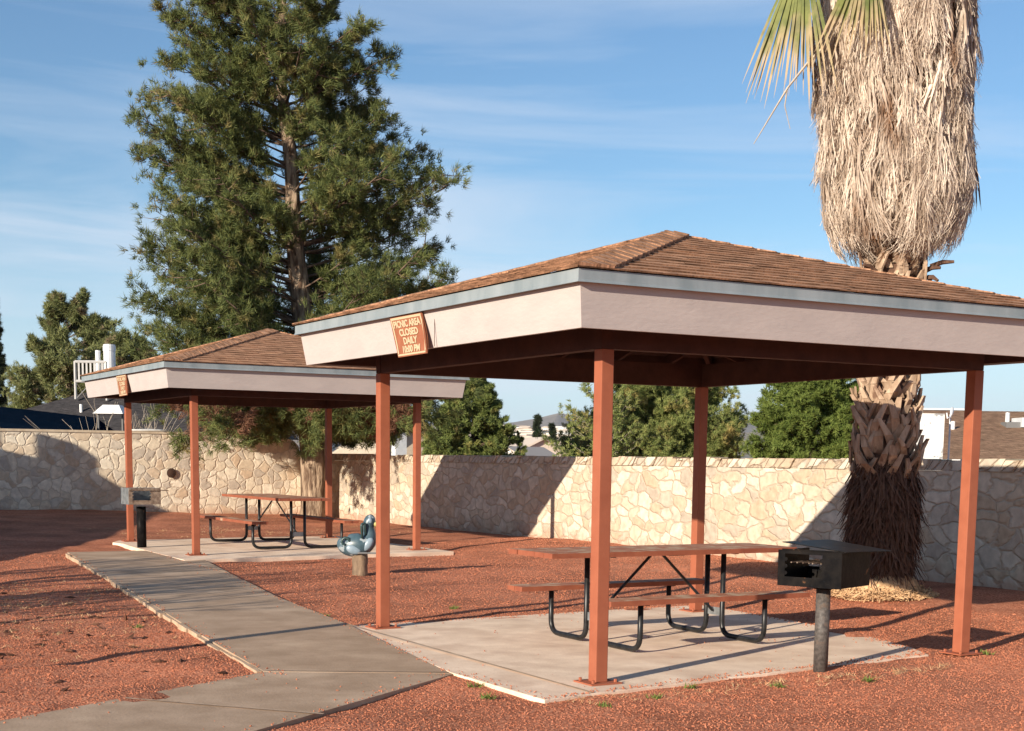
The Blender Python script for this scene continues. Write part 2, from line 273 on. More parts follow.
M['stump'] = mat('weathered_spring_stand', (0.13, 0.09, 0.06), .9, (0.30, 0.21, 0.14), scale=8, detail=5, bump=.8, bscale=14, bdist=.02, stretch=(1, 1, .4))
M['twig'] = mat('dry_twig', (0.36, 0.30, 0.24), .9, (0.5, 0.43, 0.35), scale=9)
M['weed'] = mat('weed_green', (0.10, 0.17, 0.03), .8, (0.22, 0.26, 0.07), scale=20, transl=True)
M['drygrass'] = mat('dry_grass', (0.44, 0.27, 0.14), .9, (0.66, 0.43, 0.24), scale=20)
M['clod'] = mat('dark_clod', (0.05, 0.02, 0.012), .95, (0.16, 0.07, 0.04), scale=9)
M['hill'] = mat('desert_hill', (0.19, 0.17, 0.155), .95, (0.27, 0.235, 0.205), scale=.01, detail=8)
M['slope'] = mat('desert_slope', (0.36, 0.28, 0.22), .95, (0.22, 0.21, 0.18), scale=.02, detail=8)
M['far'] = mat('far_stucco', (0.50, 0.42, 0.35), .9, (0.66, 0.58, 0.50), scale=.02)
M['pole'] = mat('pole_steel', (0.16, 0.16, 0.16), .6)
M['soil'] = mat('dry_leaf_bits', (0.05, 0.03, 0.02), .9, (0.12, 0.07, 0.04), scale=20)

# ------------------------------------------------------------------ mesh helpers
class MB:
    def __init__(s): s.v = []; s.f = []; s.uv = []; s.mi = []; s.cur = 0
    def face(s, pts, uv=None):
        i = len(s.v); s.v += [tuple(p) for p in pts]; s.f.append(tuple(range(i, i+len(pts))))
        s.uv += list(uv) if uv else [(p[0]+p[1], p[2]) for p in pts]; s.mi.append(s.cur)
    def box(s, lo, hi, mtx=None):
        x0, y0, z0 = lo; x1, y1, z1 = hi
        c = [Vector(p) for p in ((x0, y0, z0), (x1, y0, z0), (x1, y1, z0), (x0, y1, z0), (x0, y0, z1), (x1, y0, z1), (x1, y1, z1), (x0, y1, z1))]
        if mtx is not None: c = [mtx @ p for p in c]
        for q in ((0, 3, 2, 1), (4, 5, 6, 7), (0, 1, 5, 4), (1, 2, 6, 5), (2, 3, 7, 6), (3, 0, 4, 7)): s.face([c[i] for i in q])
    def beam(s, a, b, w, h, up=(0, 0, 1)):
        a = Vector(a); b = Vector(b); d = b-a; ln = d.length; d.normalize(); up = Vector(up)
        sd = d.cross(up)
        if sd.length < 1e-4: sd = d.cross(Vector((1, 0, 0)))
        sd.normalize(); u = sd.cross(d)
        m = Matrix(((d.x, sd.x, u.x, a.x), (d.y, sd.y, u.y, a.y), (d.z, sd.z, u.z, a.z), (0, 0, 0, 1)))
        s.box((0, -w/2, -h/2), (ln, w/2, h/2), m)
    def tube(s, pts, r, n=8, cap=True):
        pts = [Vector(p) for p in pts]; m = len(pts)
        rs = r if isinstance(r, (list, tuple)) else [r]*m
        rings = []; prev = None
        for i in range(m):
            t = (pts[min(i+1, m-1)]-pts[max(i-1, 0)])
            if t.length < 1e-9: t = Vector((0, 0, 1))
            t.normalize()
            if prev is None: a = t.orthogonal().normalized()
            else:
                a = prev - t*prev.dot(t)
                a = a.normalized() if a.length > 1e-6 else t.orthogonal().normalized()
            prev = a; b = t.cross(a)
            rings.append([pts[i]+(a*math.cos(2*math.pi*k/n)+b*math.sin(2*math.pi*k/n))*rs[i] for k in range(n)])
        i0 = len(s.v)
        for rg in rings: s.v += [tuple(p) for p in rg]
        for i in range(m-1):
            for k in range(n):
                k2 = (k+1) % n
                q = (i0+i*n+k, i0+i*n+k2, i0+(i+1)*n+k2, i0+(i+1)*n+k)
                s.f.append(q); s.uv += [(s.v[j][0], s.v[j][2]) for j in q]; s.mi.append(s.cur)
        if cap:
            for q in (tuple(i0+k for k in reversed(range(n))), tuple(i0+(m-1)*n+k for k in range(n))):
                s.f.append(q); s.uv += [(s.v[j][0], s.v[j][2]) for j in q]; s.mi.append(s.cur)
    def lathe(s, prof, n=20, c=(0, 0, 0), axis=None):
        pts = [(c[0], c[1], c[2]+z) for r, z in prof]; s.tube(pts, [max(r, 1e-4) for r, z in prof], n)
    def prism(s, poly, z0, z1):
        s.face([(x, y, z1) for x, y in poly]); s.face([(x, y, z0) for x, y in reversed(poly)])
        for i in range(len(poly)):
            a = poly[i]; b = poly[(i+1) % len(poly)]
            s.face([(a[0], a[1], z0), (b[0], b[1], z0), (b[0], b[1], z1), (a[0], a[1], z1)])
    def build(s, name, m, parent=None, smooth=False, bevel=0):
        me = bpy.data.meshes.new(name); me.from_pydata(s.v, [], s.f)
        ul = me.uv_layers.new(name='UVMap'); ul.data.foreach_set('uv', [c for u in s.uv for c in u])
        ms = m if isinstance(m, (list, tuple)) else [m]
        for k in ms: me.materials.append(k)
        me.polygons.foreach_set('material_index', s.mi)
        if smooth: me.polygons.foreach_set('use_smooth', [True]*len(me.polygons))
        me.update(); o = bpy.data.objects.new(name, me); COL.objects.link(o)
        if parent: o.parent = parent
        if bevel:
            bm = bmesh.new(); bm.from_mesh(me); bmesh.ops.remove_doubles(bm, verts=bm.verts, dist=1e-5)
            bmesh.ops.bevel(bm, geom=[e for e in bm.edges if len(e.link_faces) == 2 and e.calc_face_angle(0) > .6], offset=bevel, segments=2, affect='EDGES', profile=.6)
            bm.to_mesh(me); bm.free()
        return o

def np_mesh(name, V, nper, m, parent=None):
    """V: (n*nper,3) array, consecutive verts form a face of nper corners"""
    V = np.asarray(V, dtype=np.float32).reshape(-1, 3); nv = len(V); nf = nv//nper
    me = bpy.data.meshes.new(name); me.vertices.add(nv); me.vertices.foreach_set('co', V.ravel())
    me.loops.add(nv); me.loops.foreach_set('vertex_index', np.arange(nv, dtype=np.int32))
    me.polygons.add(nf); me.polygons.foreach_set('loop_start', np.arange(0, nv, nper, dtype=np.int32))
    me.polygons.foreach_set('loop_total', np.full(nf, nper, dtype=np.int32))
    me.materials.append(m); me.update(calc_edges=True); me.validate()
    o = bpy.data.objects.new(name, me); COL.objects.link(o)
    if parent: o.parent = parent
    return o

def tag(o, label=None, cat=None, group=None, kind=None):
    if label: o['label'] = label
    if cat: o['category'] = cat
    if group: o['group'] = group
    if kind: o['kind'] = kind
    return o
def empty(name, loc, label=None, cat=None, group=None, rz=0):
    o = bpy.data.objects.new(name, None); COL.objects.link(o); o.location = loc; o.rotation_euler = (0, 0, rz)
    o.empty_display_size = .2
    return tag(o, label, cat, group)
def copy_tree(o, parent=None):
    c = o.copy(); COL.objects.link(c)
    if parent: c.parent = parent
    for ch in list(o.children): copy_tree(ch, c)
    return c
def unit(a): return a/np.maximum(np.linalg.norm(a, axis=-1, keepdims=True), 1e-9)
def sstep(t): t = np.clip(t, 0, 1); return t*t*(3-2*t)

def ground_z(x, y):
    z = -0.024 + 0.081*sstep((y-1)/11.5) + 0.022*sstep((x-.6)/2.2)*sstep((5-y)/4) + 0.12*sstep((x-4.4)/3.2)*sstep((16-y)/4)
    z = z + 0.06*sstep((x-4.4)/3.2)*sstep((y-12)/4) + 0.22*sstep((y-16)/10)*sstep((8-x)/6)
    return z
GZ = lambda x, y: float(ground_z(np.float64(x), np.float64(y)))

# ------------------------------------------------------------------ ground
def axis_coords(lo, hi, step, far):
    c = list(np.arange(lo, hi+1e-6, step)); s = step; a = c[-1]
    while a < far: s *= 1.35; a += s; c.append(a)
    s = step; a = lo
    while a > -far: s *= 1.35; a -= s; c.insert(0, a)
    return np.array(c)
xs = axis_coords(-8, 10, .13, 5000); ys = axis_coords(-6, 28, .13, 5000)
X, Y = np.meshgrid(xs, ys); Z = ground_z(X, Y)
def vnoise(X, Y, f, seed):
    r = np.random.default_rng(seed); T = r.random((64, 64))
    x = X*f; y = Y*f; xi = np.floor(x).astype(int); yi = np.floor(y).astype(int); fx = sstep(x-xi); fy = sstep(y-yi)
    g = lambda a, b: T[a % 64, b % 64]
    return (g(xi, yi)*(1-fx)+g(xi+1, yi)*fx)*(1-fy)+(g(xi, yi+1)*(1-fx)+g(xi+1, yi+1)*fx)*fy-.5
def rough(X, Y): return (.026*vnoise(X, Y, 1.3, 1) + .020*vnoise(X, Y, 3.7, 2))*(1+.9*sstep((-1.9-X)/.8))
near = ((X > -8) & (X < 10) & (Y > -6) & (Y < 28))
Z = Z + rough(X, Y)*near
Z = Z - .07*((X > -.4) & (X < 3.95) & (Y > .12+.0*X) & (Y < 3.85) & ((X < 3.3) | (Y > .5+(X-3.3)*3.3))) - .05*((X > .7) & (X < 4.9) & (Y > 11.65) & (Y < 16.3))

nx, ny = len(xs), len(ys)
V = np.stack([X, Y, Z], -1).reshape(-1, 3)
i = np.arange(nx*ny).reshape(ny, nx)
F_ = np.stack([i[:-1, :-1], i[:-1, 1:], i[1:, 1:], i[1:, :-1]], -1).reshape(-1, 4)
me = bpy.data.meshes.new('ground'); me.from_pydata(V.tolist(), [], F_.tolist()); me.materials.append(M['gravel'])
me.polygons.foreach_set('use_smooth', [True]*len(me.polygons))
go = bpy.data.objects.new('ground', me); COL.objects.link(go); tag(go, kind='structure', label='red volcanic gravel ground of the picnic area')

def pz(y): return 0.107*float(np.clip((y-1)/11, 0, 1))
# slab one
slab1 = [(-.72, -.45), (-.30, -.37), (.3, -.30), (.9, -.22), (1.45, -.16), (2.0, -.08), (2.5, -.06), (3.0, .02), (3.35, .06), (3.56, .45), (3.72, .95), (3.84, 1.5), (3.98, 2.3), (4.06, 3.2), (4.1, 4.15), (3.2, 4.14), (2.2, 4.08), (1.2, 4.02), (.4, 3.98), (-.25, 3.95), (-.72, .90)]
m_ = MB(); m_.prism(slab1, -.16, 0.0); o = m_.build('picnic_slab', M['slab'], bevel=.006); tag(o, 'pale concrete slab under the near picnic shelter', kind='structure')
slab2 = [(1.45, 11.42), (3.0, 11.55), (4.95, 11.68), (4.95, 16.4), (3, 16.5), (.78, 16.25), (.56, 15.75), (.62, 15.3), (.55, 14.4), (.45, 11.35)]
m_ = MB(); m_.prism(slab2, -.06, .107); o = m_.build('picnic_slab', M['slab'], bevel=.006); tag(o, 'pale concrete slab under the far picnic shelter', kind='structure')
# paths: sloped prism pieces
def sheet(mb, poly, th=.14, dz=-.004):
    top = [(x, y, pz(y)+dz) for x, y in poly]; bot = [(x, y, pz(y)+dz-th) for x, y in poly]
    mb.face(top); mb.face(bot[::-1])
    for k in range(len(poly)):
        j = (k+1) % len(poly); mb.face([bot[k], bot[j], top[j], top[k]])
pa = [(-1.954, 1.525), (-.705, .86), (-.728, .90), (-.26, 3.94), (-.276, 4.53), (.0, 6.6), (.40, 9.2), (.75, 11.35), (.44, 11.34), (.54, 14.4), (.0, 14.3), (-.66, 13.45), (-1.32, 7.6), (-1.75, 3.7)]
m_ = MB()
L_ = [(-1.954, 1.525), (-1.752, 3.69), (-1.32, 7.6), (-.748, 13.155), (-.62, 13.9)]
Rr = [(-.722, .90), (-.262, 3.9), (-.02, 6.4), (.42, 9.2), (.44, 11.4), (.55, 14.0)]
def lerpline(P, y):
    for a, b in zip(P[:-1], P[1:]):
        if y <= b[1]: t = (y-a[1])/(b[1]-a[1]); return a[0]+(b[0]-a[0])*t
    return P[-1][0]
segs = [1.525, 2.6, 3.9, 5.4, 6.4, 7.9, 9.3, 10.6, 12.0, 13.6]
for a, b in zip(segs[:-1], segs[1:]):
    sheet(m_, [(lerpline(L_, a), a), (lerpline(Rr, a), a), (lerpline(Rr, b), b), (lerpline(L_, b), b)])
sheet(m_, [(.43, 9.3), (.76, 11.36), (.44, 11.36)])
sheet(m_, [(-1.954, 1.525), (-.705, .872), (-.722, .90), (lerpline(Rr, 1.525), 1.525)])
o = m_.build('path', M['path']); tag(o, 'brown concrete walkway running back to the far shelter', kind='structure')
m_ = MB()
sheet(m_, [(-1.956, 1.520), (-4.04, .37), (-9.0, -2.35), (-8.4, -3.75), (-2.82, -.62), (-.705, .868), (-.722, .895)], dz=-.006)
o = m_.build('path', M['path']); tag(o, 'brown concrete walkway leading to the lower left', kind='structure')
# score joints in the concrete (thin pale lines of joint sand)
def joint(a, b, w, z, name='path_joint', m='edge'):
    q = MB(); a = Vector((*a, 0)); b = Vector((*b, 0)); d = (b-a).normalized(); n_ = Vector((-d.y, d.x, 0))*w/2
    q.face([(p.x, p.y, pz(p.y)+z) for p in (a-n_, b-n_, b+n_, a+n_)])
    o = q.build(name, M[m]); tag(o, kind='structure'); return o
joint((-3.17, .821), (-2.23, -.29), .028, .002)
joint((-.29, 3.9), (-.275, -.36), .03, .004, 'slab_joint')
joint((-1.93, 1.53), (-.74, .91), .010, .002, m='hipcut')
# pale crumbling edging along the left side of the walkway
q = MB()
for a, b in zip(np.arange(1.55, 13.2, .42), np.arange(1.55, 13.2, .42)+.405):
    a = float(a); b = float(b); w = random.uniform(.028, .06); j = random.uniform(-.012, .006); h = random.uniform(-.018, .004)
    xa = lerpline(L_, a)+j; xb = lerpline(L_, b)+j
    t = [(xa-w, a, pz(a)+h), (xa-.002, a, pz(a)+h), (xb-.002, b, pz(b)+h), (xb-w, b, pz(b)+h)]
    bt = [(p[0], p[1], p[2]-.12) for p in t]
    q.face(t)
    for k in range(4): q.face([bt[k], bt[(k+1) % 4], t[(k+1) % 4], t[k]])
o = q.build('path_edging', M['edge']); tag(o, 'rough pale concrete edging along the walkway', kind='structure')

def inside(poly, X, Y):
    r = np.zeros(X.shape, bool); n_ = len(poly)
    for k in range(n_):
        x1, y1 = poly[k]; x2, y2 = poly[(k+1) % n_]
        c = ((y1 > Y) != (y2 > Y)) & (X < (x2-x1)*(Y-y1)/(y2-y1+1e-12)+x1); r ^= c
    return r
pathA = L_ + Rr[::-1]; pathB = [(-1.956, 1.520), (-4.04, .37), (-9.0, -2.35), (-8.4, -3.75), (-2.82, -.62), (-.705, .868)]
def stones(n, x0, x1, y0, y1, smin, smax, seed, margin=True):
    r = np.random.default_rng(seed); X = r.uniform(x0, x1, n); Y = r.uniform(y0, y1, n)
    # keep what the picture can see
    dx = X-CAM.x; dy = Y-CAM.y; d = dx*Fv.x+dy*Fv.y; s = dx*Rv.x+dy*Rv.y
    k = (d > 6.5) & (np.abs(s/d) < .40)
    for P in (slab1, slab2, pathA, pathB): k &= ~inside(P, X, Y)
    X, Y = X[k], Y[k]; n = len(X); Zb = ground_z(X, Y)+rough(X, Y)
    sz = r.uniform(smin, smax, n)**1.0
    ax = unit(r.normal(size=(n, 3))); bx_ = unit(np.cross(ax, r.normal(size=(n, 3)))); cx_ = np.cross(ax, bx_)
    ax *= (sz*r.uniform(.7, 1.3, n))[:, None]; bx_ *= (sz*r.uniform(.5, 1., n))[:, None]; cx_ *= (sz*r.uniform(.45, .8, n))[:, None]
    c = np.stack([X, Y, Zb+sz*.15], -1)
    p = [c+ax, c+bx_, c-ax, c-bx_, c+cx_, c-cx_]
    T = [(0, 1, 4), (1, 2, 4), (2, 3, 4), (3, 0, 4), (1, 0, 5), (2, 1, 5), (3, 2, 5), (0, 3, 5)]
    return np.concatenate([np.stack([p[a], p[b], p[c_]], 1) for a, b, c_ in T]).reshape(-1, 3)
Vs = np.concatenate([stones(120000, -5.5, 6, -3.2, 4.5, .003, .0095, 3), stones(50000, -4, 9, 4.5, 14, .005, .012, 4), stones(420, -5, 7, -3, 12, .012, .024, 5)])
o = np_mesh('gravel_stones', Vs, 3, M['stones']); tag(o, 'loose red gravel stones scattered on the ground', 'gravel', kind='stuff')
def spilled(poly, zf, n, seed, sc=.12):
    # stones kicked over the edges on to the concrete
    r = np.random.default_rng(seed); P_ = np.array(poly); m = len(P_); k = r.integers(0, m, n); t = r.random(n)[:, None]; e = P_[k]*(1-t)+P_[(k+1) % m]*t
    c = P_.mean(0); d = unit(c-e); q = e+d*np.abs(r.normal(0, sc, n))[:, None]+r.normal(0, .03, (n, 2)); ok = inside(poly, q[:, 0], q[:, 1]) & ~((q[:, 1] > .95) & (q[:, 1] < 1.9) & (q[:, 0] > -1.8) & (q[:, 0] < -.75)) & (q[:, 1] < 13.2); q = q[ok]; n = len(q)
    sz = r.uniform(.003, .011, n); ax = unit(r.normal(size=(n, 3))); bx_ = unit(np.cross(ax, r.normal(size=(n, 3)))); cx_ = np.cross(ax, bx_)
    c = np.stack([q[:, 0], q[:, 1], np.array([zf(y) for y in q[:, 1]])+sz*.4], -1); ax *= sz[:, None]; bx_ *= (sz*.8)[:, None]; cx_ *= (sz*.6)[:, None]
    p = [c+ax, c+bx_, c-ax, c-bx_, c+cx_, c-cx_]; T = [(0, 1, 4), (1, 2, 4), (2, 3, 4), (3, 0, 4), (1, 0, 5), (2, 1, 5), (3, 2, 5), (0, 3, 5)]
    return np.concatenate([np.stack([p[a], p[b], p[c_]], 1) for a, b, c_ in T]).reshape(-1, 3)
o = np_mesh('spilled_gravel', np.concatenate([spilled(slab1, lambda y: 0, 1500, 61, .07), spilled(slab1, lambda y: 0, 120, 62, .9), spilled(pathA, lambda y: pz(y)-.004, 900, 63, .06), spilled(pathA, lambda y: pz(y)-.004, 100, 64, .5), spilled(pathB, lambda y: pz(y)-.006, 500, 65, .08), spilled(pathB, lambda y: pz(y)-.006, 80, 66, .5)]), 3, M['stones']); tag(o, 'loose gravel kicked over the edges of the slab and walkway', 'gravel', kind='stuff')
def clods():
    r = np.random.default_rng(77); n = 130; X = r.normal(-2.9, .75, n); Y = r.normal(4.6, 1.6, n); k = ~inside(pathA, X, Y); X, Y = X[k], Y[k]; n = len(X)
    Zb = ground_z(X, Y)+rough(X, Y); sz = r.uniform(.012, .05, n)**1.0; out = []
    c = np.stack([X, Y, Zb+sz*.1], -1); ax = unit(np.stack([r.normal(size=n), r.normal(size=n), r.normal(0, .2, n)], -1)); bx_ = unit(np.cross(ax, np.array([0, 0, 1.]))); cx_ = np.cross(ax, bx_)
    ax *= (sz*1.5)[:, None]; bx_ *= (sz*r.uniform(.4, .9, n))[:, None]; cx_ *= (sz*.4)[:, None]
    p = [c+ax, c+bx_, c-ax, c-bx_, c+cx_, c-cx_]; T = [(0, 1, 4), (1, 2, 4), (2, 3, 4), (3, 0, 4), (1, 0, 5), (2, 1, 5), (3, 2, 5), (0, 3, 5)]
    return np.concatenate([np.stack([p[a], p[b], p[c_]], 1) for a, b, c_ in T]).reshape(-1, 3)
o = np_mesh('soil_clods', clods(), 3, M['clod']); tag(o, 'dark clods and dead leaf bits on the gravel left of the walkway', 'clods', kind='stuff')
def blades(centres, n, h, w, lean, seed):
    r = np.random.default_rng(seed); P = []
    for (x, y, z, rr) in centres:
        a = r.uniform(0, 6.28, n); q = r.uniform(0, rr, n); b = np.stack([x+np.cos(a)*q, y+np.sin(a)*q, np.full(n, z)], -1)
        t = b + np.stack([r.normal(0, lean, n), r.normal(0, lean, n), r.uniform(.4, 1, n)*h], -1)
        s = unit(np.stack([r.normal(size=n), r.normal(size=n), np.zeros(n)], -1))*w
        P.append(np.stack([b-s, b+s, t], 1))
    return np.concatenate(P).reshape(-1, 3)
wc = [(-.45, -.75, 0.03, 0), (.05, -.62, 0, 0), (-.95, -.1, 0, 0), (1.15, -.62, 0, 0), (3.85, -.1, 0, 0), (-.8, .35, 0, 0), (.55, -.38, 0, 0), (1.9, -.75, 0, 0), (-2.05, 4.6, 0, 0), (-.15, 4.75, 0, 0), (1.4, 4.9, 0, 0), (.8, 5.4, 0, 0)]
wc = [(x, y, GZ(x, y), .06) for x, y, _, _ in wc]
o = np_mesh('weeds', blades(wc, 26, .05, .007, .03, 8), 3, M['weed']); tag(o, 'tiny green weeds sprouting at the slab edges', 'weeds', kind='stuff')
r_ = np.random.default_rng(21); gc = []
for k in range(260):
    x = r_.normal(-2.9, .8); y = r_.normal(6.2, 1.7)
    if not inside(pathA, np.array([x]), np.array([y]))[0] and x < lerpline(L_, min(max(y, 1.6), 13))-.1: gc.append((x, y, GZ(x, y), .09))
for k in range(60):
    x = r_.uniform(-.6, 3); y = -.42-abs(r_.normal(0, .12)); gc.append((x, y, GZ(x, y), .07))
for k in range(120):
    x = r_.uniform(1, 7); y = r_.uniform(16.8, 20); gc.append((x, y, GZ(x, y), .12))
o = np_mesh('dry_grass', blades(gc, 9, .035, .004, .045, 9), 3, M['drygrass']); tag(o, 'thin dry grass and straw scattered over the gravel', 'dry grass', kind='stuff')

# ------------------------------------------------------------------ stone walls
GRW = 'boundary walls of rubble stone'
w1 = empty('stone_wall', (8, 14.2, 0), 'low rubble stone wall with slanted coping stones running behind the near shelter and palm', 'wall')
def wall_part(name, y0, y1, x0, x1, z0, z1, m, par, bev=0):
    n_ = max(1, int((y1-y0)/.5)); q = MB()
    q.box((x0-8, y0-14.2, z0), (x1-8, y1-14.2, z1)); return q.build(name, m, par, bevel=bev)
wall_part('panel', -16, 14.18, 8.0, 8.3, -.3, 1.50, M['wally'], w1)
wall_part('panel', 14.25, 26.3, 8.07, 8.36, -.3, 1.50, M['wally'], w1)
# coping: individual slanted lumps kept in one surface
def coping(y0, y1, x0, x1, z0, z1, par):
    r = random.Random(5); q = MB(); y = y0
    while y < y1-.05:
        w = min(r.uniform(.16, .30), y1-y); h = r.uniform(-.025, .01); xo = r.uniform(-.02, .012)
        a, b = y-14.2, y+w-14.2-.006; s = .10
        lo = [(x0-8+xo, a, z0), (x1-8, a, z0), (x1-8, b, z0), (x0-8+xo, b, z0)]
        hi = [(x0-8+xo, a-s, z1+h), (x1-8, a-s, z1+h), (x1-8, b-s, z1+h), (x0-8+xo, b-s, z1+h)]
        q.face(hi)
        for k in range(4): q.face([lo[k], lo[(k+1) % 4], hi[(k+1) % 4], hi[k]])
        y += w
    return q.build('coping', M['capy'], par)
coping(-16, 14.2, 7.985, 8.315, 1.503, 1.645, w1)
coping(14.3, 26.3, 8.055, 8.375, 1.503, 1.645, w1)
w2 = empty('stone_wall', (0, 26, 0), 'tall pale rubble stone wall at the back left behind the far shelter', 'wall')
prof = [(-16, -.3), (8.0, -.3), (8.0, 1.62), (7.95, 1.85), (7.82, 1.98), (7.6, 2.05), (7.2, 2.09), (-16, 2.09)]
q = MB()
for yy, rev in ((0, False), (.3, True)):
    p = [(x, yy, z) for x, z in prof]; q.face(p[::-1] if rev else p)
for k in range(len(prof)):
    a = prof[k]; b = prof[(k+1) % len(prof)]; q.face([(a[0], 0, a[1]), (a[0], .3, a[1]), (b[0], .3, b[1]), (b[0], 0, b[1])])
q.build('panel', M['wallx'], w2)
q = MB(); q.box((-16, -.02, 2.093), (7.25, .32, 2.15)); q.build('coping', M['mortarcap'], w2)
q = MB(); q.lathe([(.02, 0), (.10, .01), (.12, .03), (.03, .05)], 12); o = q.build('wall_plaque', M['hipcut'], w2); o.location = (4.62, -.02, 1.15); o.rotation_euler = (rad(90), 0, 0)
o['label'] = 'dark round blotch on the pale stones'

# ------------------------------------------------------------------ picnic shelter
H = 2.35; A_ = 3.66; C_ = A_/2
OV, DOV, ZFB, ZFT, TILT, ZDT, ZPK = .5757, .040, 2.4315, 2.7137, .040, 2.79, 3.53
shelter = empty('picnic_shelter', (0, 0, 0), 'near picnic shelter with brown shingled hip roof and rust red posts', 'shelter', 'picnic shelters with brown hip roofs')
def P(sx, sy, o, z): return Vector((C_+sx*(C_+o), C_+sy*(C_+o), z))
for (x, y) in ((0, 0), (A_, 0), (0, A_), (A_, A_)):
    q = MB(); q.box((x-.05, y-.05, .012), (x+.05, y+.05, H)); po = q.build('post', M['post'], shelter, bevel=.006)
    q = MB(); q.box((x-.13, y-.12, .0015), (x+.13, y+.12, .0125))
    for bx in (-1, 1):
        for by in (-1, 1): q.tube([(x+bx*.095, y+by*.085, .012), (x+bx*.095, y+by*.085, .035)], .012, 6)
    q.build('base_plate', M['post'], po)
for a, b in (((-.05, 0), (A_+.05, 0)), ((-.05, A_), (A_+.05, A_)), ((0, .05), (0, A_-.05)), ((A_, .05), (A_, A_-.05))):
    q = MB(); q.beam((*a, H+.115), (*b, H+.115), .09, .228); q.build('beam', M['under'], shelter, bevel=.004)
# underside deck following the roof
q = MB(); o_ = OV-.02; ze = 2.66; ap = Vector((C_, C_, ZPK-.12))
cs = [P(-1, -1, o_, ze), P(1, -1, o_, ze), P(1, 1, o_, ze), P(-1, 1, o_, ze)]
for k in range(4): q.face([cs[k], ap, cs[(k+1) % 4]])
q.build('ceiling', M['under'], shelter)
for k in range(4):
    a = cs[k]; b = cs[(k+1) % 4]
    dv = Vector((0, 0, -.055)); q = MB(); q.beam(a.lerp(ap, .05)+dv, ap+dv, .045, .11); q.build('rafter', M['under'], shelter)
    for j in range(1, 7):
        t = j/7; s_ = a.lerp(b, t); f_ = 1-abs(2*t-1)
        e_ = s_.lerp(Vector((C_, C_, ap.z)), 0)  # foot
        mid = a.lerp(b, .5); up = (ap-mid)
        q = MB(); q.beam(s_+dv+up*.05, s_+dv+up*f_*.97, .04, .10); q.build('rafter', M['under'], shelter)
# fascia boards
sd = [(-1, -1), (1, -1), (1, 1), (-1, 1)]
for k in range(4):
    a, b = sd[k], sd[(k+1) % 4]; q = MB(); zt = ZFT+.04; extra = TILT*.04/.28
    oT, oB = OV+extra, OV-TILT; th = .03
    o0, o1 = [P(*a, oB, ZFB), P(*b, oB, ZFB)], [P(*b, oT, zt), P(*a, oT, zt)]
    i0, i1 = [P(*a, oB-th, ZFB), P(*b, oB-th, ZFB)], [P(*b, oT-th, zt), P(*a, oT-th, zt)]
    q.face([o0[0], o0[1], o1[0], o1[1]]); q.face([i0[1], i0[0], i1[1], i1[0]])
    q.face([i0[0], i0[1], o0[1], o0[0]]); q.face([o1[1], o1[0], i1[0], i1[1]])
    q.build('fascia_board', M['fascia'], shelter)
for k in range(4):  # dark boards added inside the fascia to make the eaves read as shaded
    a, b = sd[k], sd[(k+1) % 4]; q = MB()
    ol, il = OV-.078, OV-.11
    q.face([P(*b, il, ZFB+.012), P(*a, il, ZFB+.012), P(*a, il, ZFT), P(*b, il, ZFT)]); q.face([P(*a, il, ZFB+.012), P(*b, il, ZFB+.012), P(*b, ol, ZFB+.012), P(*a, ol, ZFB+.012)])
    q.face([P(*a, ol, ZFB+.012), P(*b, ol, ZFB+.012), P(*b, ol+.03, ZFT), P(*a, ol+.03, ZFT)])
    q.build('dark_backing', M['under'], shelter)
for k in range(4):
    a, b = sd[k], sd[(k+1) % 4]; q = MB(); oo = OV+DOV
    z0, z1 = ZFT, ZDT
    q.face([P(*a, oo, z0), P(*b, oo, z0), P(*b, oo, z1), P(*a, oo, z1)])
    q.face([P(*a, oo-.045, z0), P(*b, oo-.045, z0), P(*b, oo, z0), P(*a, oo, z0)])
    q.face([P(*a, oo+.010, z0-.006), P(*b, oo+.010, z0-.006), P(*b, oo+.0, z0+.012), P(*a, oo+.0, z0+.012)])
    q.face([P(*a, oo-.002, z0-.006), P(*b, oo-.002, z0-.006), P(*b, oo+.010, z0-.006), P(*a, oo+.010, z0-.006)])
    q.face([P(*a, oo, z1), P(*b, oo, z1), P(*b, oo-.1, z1+.03), P(*a, oo-.1, z1+.03)])
    q.build('drip_edge', M['drip'], shelter)
q = MB(); q.box((-.002, 1.498, ZFB+.004), (.0, 1.504, ZFT)); sm = q.build('board_seam', M['hipcut'], shelter); sm.location = (-OV+.012, 0, 0)
# shingle courses, real steps
q = MB(); apx = Vector((C_, C_, ZPK)); oo = OV+DOV+.018; NC = 18; rr = random.Random(3)
for k in range(4):
    a = P(*sd[k], oo, ZDT+.006); b = P(*sd[(k+1) % 4], oo, ZDT+.006); mid = (a+b)/2; ed = (b-a).normalized()
    sl_ = (apx-mid).length; nrm = ed.cross((apx-mid).normalized()).normalized()
    if nrm.z < 0: nrm = -nrm
    for j in range(NC):
        t0, t1 = j/NC, (j+1)/NC
        a0 = a.lerp(apx, t0); b0 = b.lerp(apx, t0); a1 = a.lerp(apx, t1); b1 = b.lerp(apx, t1)
        nseg = max(1, int((b0-a0).length/.32))
        for s_ in range(nseg):
            u0, u1 = s_/nseg, (s_+1)/nseg; h = .008+rr.uniform(0, .006)
            p0 = a0.lerp(b0, u0)+nrm*h; p1 = a0.lerp(b0, u1)+nrm*h; p2 = a1.lerp(b1, u1)+nrm*.002; p3 = a1.lerp(b1, u0)+nrm*.002
            uv = [((p-a).dot(ed), (j+.02+.96*w_)*.145) for p, w_ in ((p0, 0), (p1, 0), (p2, 1), (p3, 1))]
            q.face([p0, p1, p2, p3], uv)
            q.face([a0.lerp(b0, u0), a0.lerp(b0, u1), p1, p0], [(c[0], uv[0][1]) for c in (uv[0], uv[1], uv[1], uv[0])])
roof = q.build('roof', M['shingle'], shelter)
